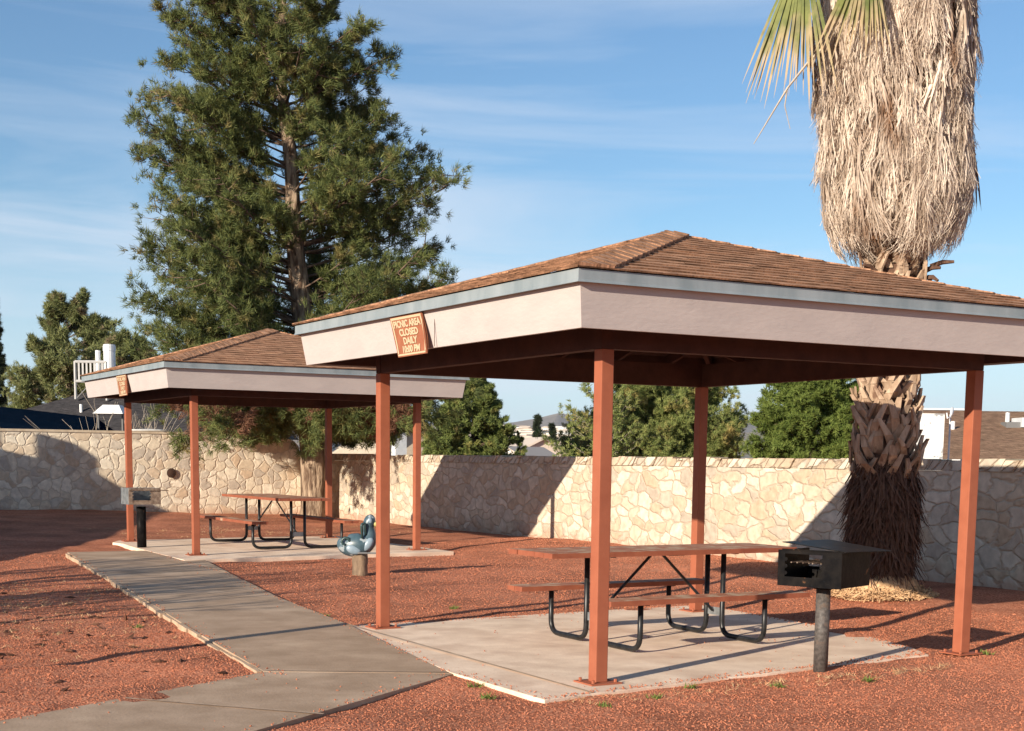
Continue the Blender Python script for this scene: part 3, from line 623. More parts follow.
# shingles of the left slope lapped over each hip, cut in a straight line
def hip_lap(k, wid=.20):
    lh = .024 if k == 0 else .012
    a = P(*sd[k], oo, ZDT+.006); b = P(*sd[(k+1) % 4], oo, ZDT+.006); mid = (a+b)/2; ed = (b-a).normalized()
    sl_dir = (apx-mid).normalized(); nrm = ed.cross(sl_dir).normalized()
    if nrm.z < 0: nrm = -nrm
    hip = (apx-a).normalized(); ca = abs(hip.dot(ed)); al = math.acos(ca)
    n_in = (ed - hip*hip.dot(ed)).normalized()
    rowd = (-hip*math.cos(al)+n_in*math.sin(al)); vd = nrm.cross(rowd); vd = vd if vd.dot(hip) > 0 else -vd
    e0 = a+ed*(wid/ math.sin(al)); topcut = apx+ed*0.0
    # cut line runs parallel to the hip, stops at opposite hip
    bhip = (apx-b).normalized()
    Lh = (apx-a).length; q = MB(); n = 16
    def clampT(p):
        return p
    # point on cut line at param s: e0 + hip*s ; stop where it meets hip b
    # solve e0+hip*s = b+bhip*t in plane coords
    w = (e0-a); A2 = np.array([[hip.dot(ed), -bhip.dot(ed)], [hip.dot(sl_dir), -bhip.dot(sl_dir)]]); rhs = np.array([(b-e0).dot(ed), (b-e0).dot(sl_dir)])
    s_end, t_end = np.linalg.solve(A2, rhs)
    poly = [a, e0, e0+hip*s_end, apx]
    step = .145; vmax = max((p-a).dot(vd) for p in poly); vmin = min((p-a).dot(vd) for p in poly)
    v = vmin
    def clip(poly, d, c, keep):
        out = []
        for i_ in range(len(poly)):
            p, r = poly[i_], poly[(i_+1) % len(poly)]; fp = ((p-a).dot(d)-c)*keep; fr = ((r-a).dot(d)-c)*keep
            if fp >= 0: out.append(p)
            if fp*fr < 0: out.append(p.lerp(r, fp/(fp-fr)))
        return out
    while v < vmax:
        pl = clip(clip(poly, vd, v, 1), vd, v+step, -1)
        if len(pl) > 2:
            def lift(p): return nrm*(lh+.008*(1-((p-a).dot(vd)-v)/step))
            top = [p+lift(p) for p in pl]; uv = [((p-a).dot(rowd), (p-a).dot(vd)-v+round(v/step)*.145+.003) for p in pl]
            q.face(top, uv)
            for i_ in range(len(pl)):
                j_ = (i_+1) % len(pl); q.face([pl[i_], pl[j_], top[j_], top[i_]], [uv[i_], uv[j_], uv[j_], uv[i_]])
        v += step
    return q.build('hip_shingles', M['shingle'], roof)
for k in range(4): hip_lap(k)
g = [(.3, 0), (.3, 1)]
shelter2 = copy_tree(shelter); shelter2.location = (.912, 12.26, .107)
tag(shelter2, 'far picnic shelter with brown shingled hip roof near the back left wall')

# warning signs on the fascias
def text_mesh(txt, size):
    cu = bpy.data.curves.new('t', 'FONT'); cu.body = txt; cu.size = size; cu.align_x = 'CENTER'; cu.align_y = 'CENTER'; cu.extrude = .0015; cu.offset = size*.04
    ob = bpy.data.objects.new('t', cu); COL.objects.link(ob); bpy.context.view_layer.update()
    me = bpy.data.meshes.new_from_object(ob.evaluated_get(bpy.context.evaluated_depsgraph_get())); bpy.data.objects.remove(ob); return me
def make_sign(loc, label):
    e = empty('picnic_sign', loc, label, 'sign', 'hours signs on the shelter fascias')
    # local: u to the right as seen (-y), v up; shear s
    w, h, sh = .57, .325, -.45
    def place(u, v, d=0):   # u,v from centre
        t = (v/h+.5); curl = .035*(1-t)**3*(0.4+max(0, u/w+.5))
        x = .018+TILT*(t-1)*-1*0.6 - curl*1.0 - d
        return (x-.045, -(u)-v*sh*-1*1.0*-1, v)
    q = MB(); nu, nv = 10, 10
    for i_ in range(nu):
        for j_ in range(nv):
            us = [-w/2+w*i_/nu, -w/2+w*(i_+1)/nu]; vs = [-h/2+h*j_/nv, -h/2+h*(j_+1)/nv]
            q.face([place(us[0], vs[0]), place(us[1], vs[0]), place(us[1], vs[1]), place(us[0], vs[1])])
            q.face([place(us[0], vs[1], -.012), place(us[1], vs[1], -.012), place(us[1], vs[0], -.012), place(us[0], vs[0], -.012)])
    for (u0, u1, v0, v1) in ((-w/2, w/2, -h/2, -h/2), (w/2, w/2, -h/2, h/2), (w/2, -w/2, h/2, h/2), (-w/2, -w/2, h/2, -h/2)):
        q.face([place(u0, v0), place(u0, v0, -.012), place(u1, v1, -.012), place(u1, v1)])
    board = q.build('board', M['sign'], e)
    q = MB(); b = .018
    for (u0, u1, v0, v1) in ((-w/2+.012, w/2-.012, h/2-.012-b, h/2-.012), (-w/2+.012, w/2-.012, -h/2+.008, -h/2+.008+b*.8), (-w/2+.012, -w/2+.012+b*1.2, -h/2+.026, h/2-.032), (w/2-.012-b*1.2, w/2-.012, -h/2+.026, h/2-.032)):
        n_ = 10
        for k in range(n_):
            f0, f1 = k/n_, (k+1)/n_
            if (u1-u0) > (v1-v0): a0, a1, c0, c1 = u0+(u1-u0)*f0, u0+(u1-u0)*f1, v0, v1
            else: a0, a1, c0, c1 = u0, u1, v0+(v1-v0)*f0, v0+(v1-v0)*f1
            q.face([place(a0, c0, .003), place(a1, c0, .003), place(a1, c1, .003), place(a0, c1, .003)])
    q.build('border', M['cream'], e)
    for txt, v, sx in (('PICNIC AREA', .092, .98), ('CLOSED', .024, 1.1), ('DAILY', -.044, 1.1), ('10:00 PM', -.110, 1.1)):
        me = text_mesh(txt, .082)
        for vt in me.vertices:
            u, vv, d = vt.co.x*sx, vt.co.y*.9+v, vt.co.z
            vt.co = place(u, vv, .004+d)
        me.materials.clear(); me.materials.append(M['cream']); me.update()
        o = bpy.data.objects.new('lettering', me); COL.objects.link(o); o.parent = e
    return e
sg = make_sign((-.575, 1.875, 2.545), 'orange sign with cream lettering nailed to the near shelter fascia')
sg2 = copy_tree(sg); sg2.location = (.912-.575, 12.26+1.70, 2.545+.107); tag(sg2, 'orange sign with cream lettering nailed to the far shelter fascia')

# ------------------------------------------------------------------ picnic tables
def fillet(pts, r, n=6):
    out = [Vector(pts[0])]
    for i_ in range(1, len(pts)-1):
        p = Vector(pts[i_]); a = (Vector(pts[i_-1])-p); b = (Vector(pts[i_+1])-p); ra = min(r, a.length*.48, b.length*.48)
        a = p+a.normalized()*ra; b = p+b.normalized()*ra
        for k in range(n+1):
            t = k/n; out.append(a*(1-t)**2+p*2*t*(1-t)+b*t*t)
    out.append(Vector(pts[-1])); return out
def make_table(label, fx, tl, bl, ztop=.82, zb=.46, hw=.36, bw=.0):
    t = empty('picnic_table', (0, 0, 0), label, 'table', 'picnic tables with black tube frames')
    def planks(x0, x1, y0, y1, n, z1, th, name, par):
        q = MB(); w = (y1-y0)/n; g_ = .006
        for k in range(n):
            xo = random.uniform(-.006, .006)
            a = (x0+xo, y0+k*w+g_/2, z1-th); b = (x1+xo, y0+(k+1)*w-g_/2, z1)
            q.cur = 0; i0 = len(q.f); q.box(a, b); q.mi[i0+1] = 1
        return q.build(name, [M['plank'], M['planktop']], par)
    planks(-tl/2, tl/2, -hw, hw, 5, ztop, .042, 'tabletop', t)
    for s in (-1, 1):
        y0, y1 = (.58+bw, .84+bw) if s > 0 else (-.84-bw, -.58-bw)
        planks(-bl/2, bl/2, y0, y1, 2, zb, .042, 'bench_seat', t)
        for x in (-fx, fx):
            pts = fillet([(x, s*(.70+bw), zb-.045), (x, s*(.70+bw), .03), (x, s*.115, .03), (x, s*.115, ztop-.045)], .13, 7)
            q = MB(); q.tube(pts, .0235, 10); fr = q.build('frame_tube', M['black'], t, smooth=True)
            q = MB(); q.box((x-.02, s*(.71+bw)-.09, zb-.052), (x+.02, s*(.71+bw)+.09, zb-.0425)); q.build('seat_bracket', M['black'], fr)
    for x in (-fx, fx):
        q = MB(); q.box((x-.02, -.30, ztop-.052), (x+.02, .30, ztop-.0425)); q.build('top_bracket', M['black'], t)
        q = MB(); q.box((x-.004, -.09, .20), (x+.004, .09, .27)); q.build('joining_plate', M['steel'], t)
    for s in (-1, 1):
        q = MB(); q.tube([(s*.05, 0, ztop-.05), (s*(fx-.02), 0, .24)], .013, 6); q.build('brace', M['black'], t)
    q = MB(); q.box((-.08, -.30, ztop-.05), (.08, .30, ztop-.0425)); q.build('centre_bracket', M['black'], t)
    return t
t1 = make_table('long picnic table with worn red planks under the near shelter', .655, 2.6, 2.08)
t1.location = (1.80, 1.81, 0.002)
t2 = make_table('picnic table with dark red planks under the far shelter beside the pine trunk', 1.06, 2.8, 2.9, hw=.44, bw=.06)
t2.location = (2.86, 14.16, .109); t2.rotation_euler = (0, 0, rad(90))

# ------------------------------------------------------------------ grills
def plate(q, pts, n_, th):
    n_ = Vector(n_).normalized()*th; f_ = [Vector(p) for p in pts]; b_ = [p+n_ for p in f_]
    q.face(f_); q.face(b_[::-1])
    for k in range(len(f_)): j = (k+1) % len(f_); q.face([f_[j], f_[k], b_[k], b_[j]])
def notched_side(q, y0, y1, z0, z1, x, th):
    # end plate cut out with a wide opening whose sides carry rounded notches for the grate
    w = y1-y0; h = z1-z0; a0, a1, c0, c1 = y0+w*.30, y1-w*.11, z0+h*.26, z1-h*.10
    q.box((x, y0, z0), (x+th, y1, c0)); q.box((x, y0, c1), (x+th, y1, z1)); q.box((x, y0, c0), (x+th, a0, c1)); q.box((x, a1, c0), (x+th, y1, c1))
    for i_ in range(3):
        zc = c0+(c1-c0)*(.16+.30*i_); r_ = h*.055
        for yc, sg in ((a0, 1), (a1, -1)):
            pts = [(x+.001, yc+sg*r_*1.5*math.cos(t), zc+r_*math.sin(t)) for t in np.linspace(-math.pi/2, math.pi/2, 9)]
            f_ = [Vector(p) for p in pts]; g_ = [p+Vector((th-.002, 0, 0)) for p in f_]
            q.face(f_); q.face(g_[::-1])
            for k in range(len(f_)-1): q.face([f_[k], f_[k+1], g_[k+1], g_[k]])
g1 = empty('barbecue_grill', (1.93, -.19, -.03), 'black pedestal barbecue grill with a lid plate beside the near shelter', 'grill', rz=rad(20))
# local x = B direction (right face normal -y side), local y = left direction
q = MB(); q.lathe([(.055, 0), (.055, .66)], 20); q.build('pedestal', M['grillpost'], g1, smooth=True)
hx, hy, zb_, zt_ = .235, .262, .685, .950
q = MB(); q.box((-hx, -hy, zb_), (hx, hy, zb_+.006))
q.box((-hx+.003, -hy, zb_+.006), (hx, -hy+.005, zt_)); q.box((-hx+.003, hy-.005, zb_+.006), (hx, hy, zt_)); q.box((hx-.005, -hy+.005, zb_+.006), (hx, hy-.005, zb_+.12))
q.tube([(0, 0, .655), (0, 0, zb_)], .075, 16)
fb_ = q.build('firebox', M['grill'], g1)
q = MB(); notched_side(q, -hy-.004, hy+.004, zb_-.004, zt_+.004, -hx-.006, .006); q.build('end_plate', M['grill'], fb_)
q = MB(); plate(q, [(-hx-.01, -hy-.05, zt_+.006), (hx+.27, -hy-.05, zt_-.015), (hx+.27, hy-.03, zt_+.050), (-hx-.01, hy-.03, zt_+.060)], (0.1, -.05, 1), .006)
q.tube([(-hx-.004, -hy-.02, zt_+.006), (-hx-.004, hy-.03, zt_+.006)], .007, 6)
q.build('lid', M['grill'], g1)
q = MB()
for k in range(9): q.tube([(-hx+.02, -hy+.03+k*.05, .86), (hx-.02, -hy+.03+k*.05, .86)], .005, 5)
q.tube([(-hx-.05, -.05, .865), (-hx+.03, -.05, .865)], .006, 5)
q.build('cooking_grate', M['rust'], g1)
g2 = empty('barbecue_grill', (.66, 14.30, .06), 'open steel pedestal grill without a lid beside the far shelter', 'grill', rz=rad(92))
q = MB(); q.lathe([(.075, 0), (.075, .70)], 18); q.build('pedestal', M['grill'], g2, smooth=True)
hx, hy, zb_, zt_ = .20, .26, .74, 1.0
q = MB(); q.box((-hx, -hy, zb_), (hx, hy, zb_+.008)); q.box((hx-.006, -hy, zb_+.008), (hx, hy, zt_))
q.box((-hx, -hy, zb_+.008), (hx-.006, -hy+.006, zt_)); q.box((-hx, hy-.006, zb_+.008), (hx-.006, hy, zt_)); fb2 = q.build('firebox', M['steel'], g2)
q = MB(); notched_side(q, -hy, hy, zb_, zt_, -hx-.008, .007); q.build('end_plate', M['rust'], fb2)
q = MB()
for k in range(8): q.tube([(-hx+.02, -hy+.03+k*.065, .96), (hx-.02, -hy+.03+k*.065, .96)], .007, 5)
q.tube([(-hx-.02, -hy-.12, .965), (-hx-.02, hy, .965)], .009, 5); q.build('cooking_grate', M['rust'], g2)

# ------------------------------------------------------------------ spring rider (water bird)
dk = empty('spring_rider', (2.014, 8.737, GZ(2.014, 8.737)), 'grey blue bird shaped playground spring rider with white patches on a stump stand', 'playground rider', rz=math.atan2(Rv.y, Rv.x))
q = MB()
q.lathe([(.10, -.03), (.105, .02), (.098, .12), (.108, .2), (.10, .29), (.085, .30)], 16); q.build('stand', M['stump'], dk, smooth=True)
q = MB()
for k in range(40):
    pass
hel = [(.0+.0*k+.055*math.cos(k*.7), .055*math.sin(k*.7), .27+.0009*k) for k in range(60)]
q.tube(hel, .008, 5); q.build('spring', M['pole'], dk)
def ico_blob(name, balls, m, par, voxel=.018):
    mb = bpy.data.metaballs.new('mb'); mb.resolution = voxel; mb.render_resolution = voxel; mb.threshold = .35
    ob = bpy.data.objects.new('mbo', mb); COL.objects.link(ob)
    for (c, r, sc) in balls:
        e = mb.elements.new(); e.type = 'ELLIPSOID'; e.co = c; e.radius = r; e.size_x, e.size_y, e.size_z = sc
    bpy.context.view_layer.update()
    me = bpy.data.meshes.new_from_object(ob.evaluated_get(bpy.context.evaluated_depsgraph_get())); bpy.data.objects.remove(ob)
    me.name = name; me.materials.clear(); me.materials.append(m); me.polygons.foreach_set('use_smooth', [True]*len(me.polygons))
    o = bpy.data.objects.new(name, me); COL.objects.link(o); o.parent = par; return o
def ellipsoid(name, c, s, m, par, rot=(0, 0, 0), sub=3):
    bm = bmesh.new(); bmesh.ops.create_icosphere(bm, subdivisions=sub, radius=1)
    mt = Matrix.Translation(c) @ __import__('mathutils').Euler(rot).to_matrix().to_4x4() @ Matrix.Diagonal((*s, 1)); bmesh.ops.transform(bm, matrix=mt, verts=bm.verts)
    for f_ in bm.faces: f_.smooth = True
    me = bpy.data.meshes.new(name); bm.to_mesh(me); bm.free(); me.materials.append(m)
    o = bpy.data.objects.new(name, me); COL.objects.link(o); o.parent = par; return o
def skinbody(name, pts, m, par, n=16, flat=.72):
    # one continuous loft: (x, z, rx(thickness in plane), width)
    rings = []; q = MB(); pts = [(Vector((x*.86-.012, 0, z)), r, w) for x, z, r, w in pts]
    for i_, (p, r, w) in enumerate(pts):
        t = (pts[min(i_+1, len(pts)-1)][0]-pts[max(i_-1, 0)][0]).normalized(); a = Vector((0, 1, 0)); b = t.cross(a)
        rings.append([p+a*math.cos(2*math.pi*k/n)*w+b*math.sin(2*math.pi*k/n)*r for k in range(n)])
    for rg in rings: q.v += [tuple(p) for p in rg]
    for i_ in range(len(rings)-1):
        for k in range(n):
            f_ = (i_*n+k, i_*n+(k+1) % n, (i_+1)*n+(k+1) % n, (i_+1)*n+k); q.f.append(f_); q.uv += [(0, 0)]*4; q.mi.append(0)
    q.f.append(tuple(reversed(range(n)))); q.uv += [(0, 0)]*n; q.mi.append(0)
    q.f.append(tuple((len(rings)-1)*n+k for k in range(n))); q.uv += [(0, 0)]*n; q.mi.append(0)
    o = q.build(name, m, par, smooth=True); md = o.modifiers.new('s', 'SUBSURF'); md.levels = md.render_levels = 2; return o
body = skinbody('body', [(-.27, .50, .01, .01), (-.272, .47, .07, .05), (-.25, .43, .12, .09), (-.17, .405, .155, .13), (-.05, .40, .162, .155), (.07, .42, .16, .155), (.15, .47, .13, .125), (.165, .55, .088, .09), (.15, .62, .070, .07), (.145, .67, .078, .078), (.165, .73, .082, .076), (.19, .785, .058, .055), (.20, .805, .01, .01)], M['duckblue'], dk)
ellipsoid('wing', (-.07, -.128, .35), (.10, .03, .06), M['duckwhite'], dk, (0, rad(18), rad(4)))
ellipsoid('wing', (-.07, .128, .35), (.10, .03, .06), M['duckwhite'], dk, (0, rad(18), rad(-4)))
ellipsoid('breast', (.115, -.10, .42), (.06, .045, .10), M['duckwhite'], dk, (0, rad(35), 0))
ellipsoid('cheek', (.135, -.056, .725), (.034, .022, .045), M['duckwhite'], dk)
q = MB(); sp_ = [(-.185+(.075-.009*k)*math.cos(k*.75), -.108-.004*k, .44+(.085-.010*k)*math.sin(k*.75)) for k in range(8)]; q.tube(sp_, [.02, .022, .022, .02, .018, .015, .012, .006], 8); q.build('tail_feathers', M['duckdark'], dk, smooth=True)
q = MB(); q.tube([(.15, 0, .695), (.23, 0, .675), (.31, 0, .665)], [.044, .032, .016], 12); q.build('beak', M['beak'], dk, smooth=True)
q = MB(); q.tube(fillet([(.045, -.13, .50), (.03, -.135, .68), (.075, -.11, .70), (.085, -.09, .54)], .03), .017, 8)
q.tube(fillet([(.045, .13, .50), (.03, .135, .68), (.075, .11, .70), (.085, .09, .54)], .03), .017, 8); q.build('handle', M['duckdark'], dk, smooth=True)
q = MB(); q.tube(fillet([(.11, -.17, .31), (.28, -.17, .31), (.28, -.17, .2)], .02), .012, 6); q.tube([(.0, -.17, .31), (.0, .17, .31)], .014, 6); q.tube([(.0, -.17, .31), (.12, -.17, .31)], .012, 6); q.build('foot_rest', M['pole'], dk)

# ------------------------------------------------------------------ foliage machinery
def needles(P, D, k, ln, w, spread, seed):
    """tufts at P pointing D, k thin leaf triangles each"""
    r = np.random.default_rng(seed); n = len(P); P = np.repeat(P, k, 0); D = np.repeat(D, k, 0)
    d = unit(D+spread*unit(r.normal(size=P.shape))); ll = ln*r.uniform(.6, 1.2, (len(P), 1))
    s = unit(np.cross(d, r.normal(size=P.shape)))*w*.5; b = P+r.normal(size=P.shape)*ln*.18
    return np.stack([b-s, b+s, b+d*ll], 1).reshape(-1, 3)
def leaves(P, k, size, jit, seed):
    r = np.random.default_rng(seed); P = np.repeat(P, k, 0); c = P+r.normal(size=P.shape)*jit
    a = unit(r.normal(size=P.shape)); b = unit(np.cross(a, r.normal(size=P.shape))); s = size*r.uniform(.6, 1.3, (len(P), 1))
    return np.stack([c-a*s, c+b*s*.5, c+a*s, c-b*s*.5], 1).reshape(-1, 3)
RX = np.array([R0.x, R0.y, 0.0])
def tree(name, label, cat, base, trunk_top, tr, prof, nb, mleaf, mbark, sub=9, tuft=(7, 14, .15, .016), rise=.35, zmin_branch=None, seed=1,
         group=None, inner=.25, droop=0.0, trunkpts=None, split=None, mlimb=None, lim=.22, lowbias=1.0, extra=()):
    """prof: rows (z, left radius, right radius) in metres above base, seen from the camera side"""
    r = np.random.default_rng(seed); e = empty(name, base, label, cat, group)
    prof = np.array(prof); z0, z1 = prof[0, 0], prof[-1, 0]
    if trunkpts is None: trunkpts = [(0, 0, -.15, tr*1.3), (0, 0, .3, tr), (0, 0, trunk_top*.5, tr*.7), (0, 0, trunk_top, tr*.15)]
    tp = np.array(trunkpts)
    def axis(z): return np.array([np.interp(z, tp[:, 2], tp[:, 0]), np.interp(z, tp[:, 2], tp[:, 1]), z])
    q = MB(); zz = np.linspace(tp[0, 2], tp[-1, 2], 26)
    q.tube([tuple(axis(z)+np.array([.03*math.sin(z*1.7)*tr*4, .03*math.cos(z*1.3)*tr*4, 0])) for z in zz], [float(np.interp(z, tp[:, 2], tp[:, 3]))*(1+.06*math.sin(z*9)) for z in zz], 14)
    q.build('trunk', mbark, e, smooth=True)
    bm_ = MB(); TP = []; TD = []
    for i_ in range(nb):
        z = z0+(z1-z0)*((i_+r.random())/nb)**lowbias; ph = r.uniform(0, 2*math.pi) if i_ % 3 else (r.normal(0, .5)+(0 if r.random() < .5 else math.pi))+math.atan2(R0.y, R0.x)
        dr = np.array([math.cos(ph), math.sin(ph), 0]); cw = (dr@RX+1)/2
        Rm = np.interp(z, prof[:, 0], prof[:, 1])*(1-cw)+np.interp(z, prof[:, 0], prof[:, 2])*cw
        Rm *= r.uniform(.80, 1.0) if i_ % 2 else r.uniform(.45, .85)
        zs = max(z-rise*Rm, z0*.6 if zmin_branch is None else zmin_branch); a = axis(min(zs, tp[-1, 2]*.98)); b = axis(min(z, tp[-1, 2]))+dr*Rm; b[2] = z
        c = a*.5+b*.5+np.array([0, 0, -.10*Rm+droop*0]) + r.normal(size=3)*.05*Rm
        pts = [a*(1-t)**2+c*2*t*(1-t)+b*t*t for t in np.linspace(0, 1, 6)]
        r0 = max(.010, tr*lim*min(1, Rm/3))
        bm_.tube([tuple(p) for p in pts], [r0*(1-.85*t) for t in np.linspace(0, 1, 6)], 5, cap=False)
        ns = max(3, int(sub*(.5+Rm/prof[:, 1:].max())))
        for j in range(ns):
            t = inner+(1-inner)*(j+r.random())/ns; p = a*(1-t)**2+c*2*t*(1-t)+b*t*t
            sd_ = unit(np.array([-dr[1], dr[0], 0])*r.choice([-1, 1])*r.uniform(.3, 1)+dr*r.uniform(.2, .9)+np.array([0, 0, r.uniform(-.25-droop, .7-droop)]))
            sl2 = Rm*r.uniform(.14, .30)*(1.15-.5*t); e2 = p+sd_*sl2
            bm_.tube([tuple(p), tuple((p+e2)/2+np.array([0, 0, -.02])), tuple(e2)], [r0*.35, r0*.25, .004], 4, cap=False)
            nt_ = tuft[0]; tt = r.uniform(.25, 1.05, nt_)[:, None]
            q_ = p+(e2-p)*tt+r.normal(size=(nt_, 3))*sl2*.20
            TP.append(q_); TD.append(unit(sd_*.8+np.array([0, 0, .45])+r.normal(size=(nt_, 3))*.5))
    bm_.build('limbs', mlimb or mbark, e, smooth=True)
    for (z, az, Rm) in extra:
        dr = np.array([math.cos(az), math.sin(az), 0]); a = axis(max(z-.2, 2.6)+.5); b = axis(z)+dr*Rm; b[2] = z; c = (a+b)/2+np.array([0, 0, .35])
        bm_.tube([tuple(a*(1-t)**2+c*2*t*(1-t)+b*t*t) for t in np.linspace(0, 1, 6)], [.05*(1-.8*t) for t in np.linspace(0, 1, 6)], 5, cap=False)
        for j in range(16):
            t = .35+.65*r.random(); p = a*(1-t)**2+c*2*t*(1-t)+b*t*t; sd_ = unit(r.normal(size=3)*np.array([1, 1, .5])+dr*.6-np.array([0, 0, .35])); e2 = p+sd_*r.uniform(.35, .8)
            bm_.tube([tuple(p), tuple(e2)], [.012, .004], 4, cap=False); q_ = p+(e2-p)*r.uniform(.2, 1.05, 12)[:, None]+r.normal(size=(12, 3))*.13; TP.append(q_); TD.append(unit(sd_*.8+r.normal(size=(12, 3))*.5))
    TP = np.concatenate(TP); TD = np.concatenate(TD)
    if split is not None:
        k = split(TP); o = np_mesh('dead_foliage', needles(TP[k], TD[k], tuft[1], tuft[2], tuft[3], .8, seed+9), 3, M['deadneedle'], e); TP, TD = TP[~k], TD[~k]
    np_mesh('crown', needles(TP, TD, tuft[1], tuft[2], tuft[3], .8, seed+5), 3, mleaf, e)
    return e
# main pine
pb = (7.43, 23.7, GZ(7.43, 23.7))
def deadsplit(P):
    h = np.sin(P[:, 0]*2.1+1)+np.sin(P[:, 1]*1.7+2)+np.sin(P[:, 2]*3.1)
    return (P[:, 2] < 3.7) & (h > 1.05) & (P[:, 0] < 0.2)
k_ = .0247
prof = [(1.75, 2.4, 2.4), (2.2, 3.4, 3.0), (2.8, 4.0, 3.3), (3.5, 3.9, 3.5), (4.2, 4.0, 3.5), (5.2, 4.1, 3.8), (5.9, 4.05, 4.1), (6.3, 3.9, 4.2), (6.9, 3.7, 3.9), (7.4, 3.2, 4.1), (7.9, 3.5, 4.2), (8.4, 3.9, 4.2), (8.9, 3.9, 3.7), (9.3, 4.0, 2.7),
        (9.8, 3.7, 2.7), (10.3, 3.6, 2.8), (10.9, 3.5, 2.8), (11.4, 3.2, 2.5), (12.0, 2.9, 1.6), (13.0, 2.4, 1.3), (14.2, 1.2, .8), (15, .3, .3)]
tree('pine_tree', 'tall dark green pine tree rising behind the far shelter', 'tree', pb, 14.5, .31, [(a_, b_*.93, c_*.90) for a_, b_, c_ in prof], 330, M['pine'], M['bark'], sub=12, tuft=(8, 24, .18, .016), mlimb=M['barkdark'], lim=.13, lowbias=1.18, extra=[(1.75+.13*k, rad(188+((k*37) % 75)), 3.4+.16*((k*5) % 9)) for k in range(15)]+[(1.9+.14*k, rad(250+((k*23) % 45)), 3.4+.2*((k*5) % 8)) for k in range(12)]+[(2.05+.13*k, rad(258+((k*11) % 30)), 4.4+.2*((k*5) % 7)) for k in range(11)],
     rise=.40, seed=4, zmin_branch=2.5, split=deadsplit,
     trunkpts=[(0, 0, -.2, .40), (0, 0, .25, .31), (-.05, 0, 2, .30), (-.25, 0, 4.5, .25), (-.5, 0, 7.4, .18), (-.7, 0, 10, .12), (-.8, 0, 14.5, .03)])

def at(px_, d, z=None, yy=None):
    """world xy of a place seen at column px, at distance d"""
    v = ray_(px_, 445); return Vector((CAM.x, CAM.y))+Vector((v.x, v.y))*(d/(v.x*math.cos(YAW)+v.y*math.sin(YAW)))
def ray_(px_, y): return Fv+Rv*((px_-503.6)/1416.27)+Uv*((637.3-y)/1416.27)
def zat(px_, y, d):
    v = ray_(px_, y); return CAM.z+v.z*(d/(v.x*math.cos(YAW)+v.y*math.sin(YAW)))
# far left pine
p = at(70, 62)
tree('pine_tree', 'spreading pale green pine with bare dark limbs behind the grey roof', 'tree', (p.x, p.y, -.5), 7.8, .22,
     [(2.6, 2.6, 1.6), (3.4, 2.8, 2.0), (4.4, 2.6, 2.6), (5.4, 2.6, 3.4), (6.0, 2.2, 3.8), (6.6, 1.6, 3.4), (7.3, 1.2, 2.6), (8.2, .9, 1.6), (9.0, .5, .9)], 130, M['pinefar'], M['barkdark'], lim=.15, sub=13, tuft=(8, 13, .24, .040), rise=.5, seed=12, inner=.45)
p = at(128, 58)
tree('pine_tree', 'small pale green pine between the spreading pine and the tall pine', 'tree', (p.x, p.y, -.3), 6.0, .16,
     [(3.0, 1.2, 1.2), (4.2, 1.6, 1.6), (5.2, 1.4, 1.8), (6.1, .9, 1.2), (6.8, .4, .5)], 60, M['pinefar'], M['barkdark'], sub=12, tuft=(8, 13, .22, .036), rise=.5, seed=13, inner=.4)
p = at(-1, 66)
tree('cypress_tree', 'narrow dark cypress at the left edge of the picture', 'tree', (p.x, p.y, -.2), 8.3, .12,
     [(.4, .3, .35), (2, .45, .5), (5, .42, .48), (7.5, .28, .3), (8.9, .1, .1)], 150, M['cypress'], M['barkdark'], sub=5, tuft=(6, 12, .18, .04), rise=1.5, seed=14, inner=.2)
p = at(473, 54)
jt_ = tree('juniper_tree', 'dense green cone shaped conifer beyond the wall right of the far shelter', 'tree', (p.x, p.y, -.2), 4.0, .10,
     [(.3, 1.5, 1.6), (1.2, 1.65, 1.6), (1.9, 1.6, 1.45), (2.4, 1.45, 1.3), (2.9, 1.2, 1.15), (3.4, .95, .9), (3.9, .65, .6), (4.5, .2, .2)], 230, M['juniper'], M['barkdark'], sub=13, tuft=(9, 15, .13, .034), rise=.5, seed=15, inner=.35)
jt_.scale = (1.17, 1.17, 1.15)
p = at(520, 54)
tree('shrub', 'small dark green shrub top beside the cone shaped conifer', 'shrub', (p.x, p.y, -.1), 2.3, .04,
     [(.4, .3, .3), (1.5, .30, .30), (2.2, .25, .25), (2.7, .1, .1)], 40, M['juniper'], M['barkdark'], sub=5, tuft=(5, 12, .10, .026), rise=.5, seed=16, inner=.3)
p = at(662, 41)
tree('mesquite_tree', 'wide feathery yellow green tree seen between the near shelter posts', 'tree', (p.x, p.y, -.1), 3.8, .14,
     [(.8, 2.0, 2.0), (1.5, 2.9, 2.5), (2.1, 3.0, 2.7), (2.8, 2.6, 2.6), (3.3, 2.0, 2.3), (3.9, 1.5, 2.0), (4.5, .8, 1.2), (4.9, .2, .4)], 250, M['mesquite'], M['barkdark'], lim=.14, sub=16, tuft=(9, 24, .11, .016), rise=.5, seed=17, inner=.3)
p = at(548, 33)
sp = tree('mesquite_tree', 'smaller sparse feathery tree with bare twig tips beside the wide yellow green tree', 'tree', (p.x+1.1, p.y-.6, -.1), 3.0, .07,
     [(1.4, .9, .8), (2.1, 1.5, .9), (2.6, 1.5, 1.0), (3.1, .9, .9), (3.5, .5, .5)], 60, M['mesquite'], M['twig'], sub=7, tuft=(3, 10, .10, .020), rise=.6, seed=18, inner=.35)
p = at(812, 33)
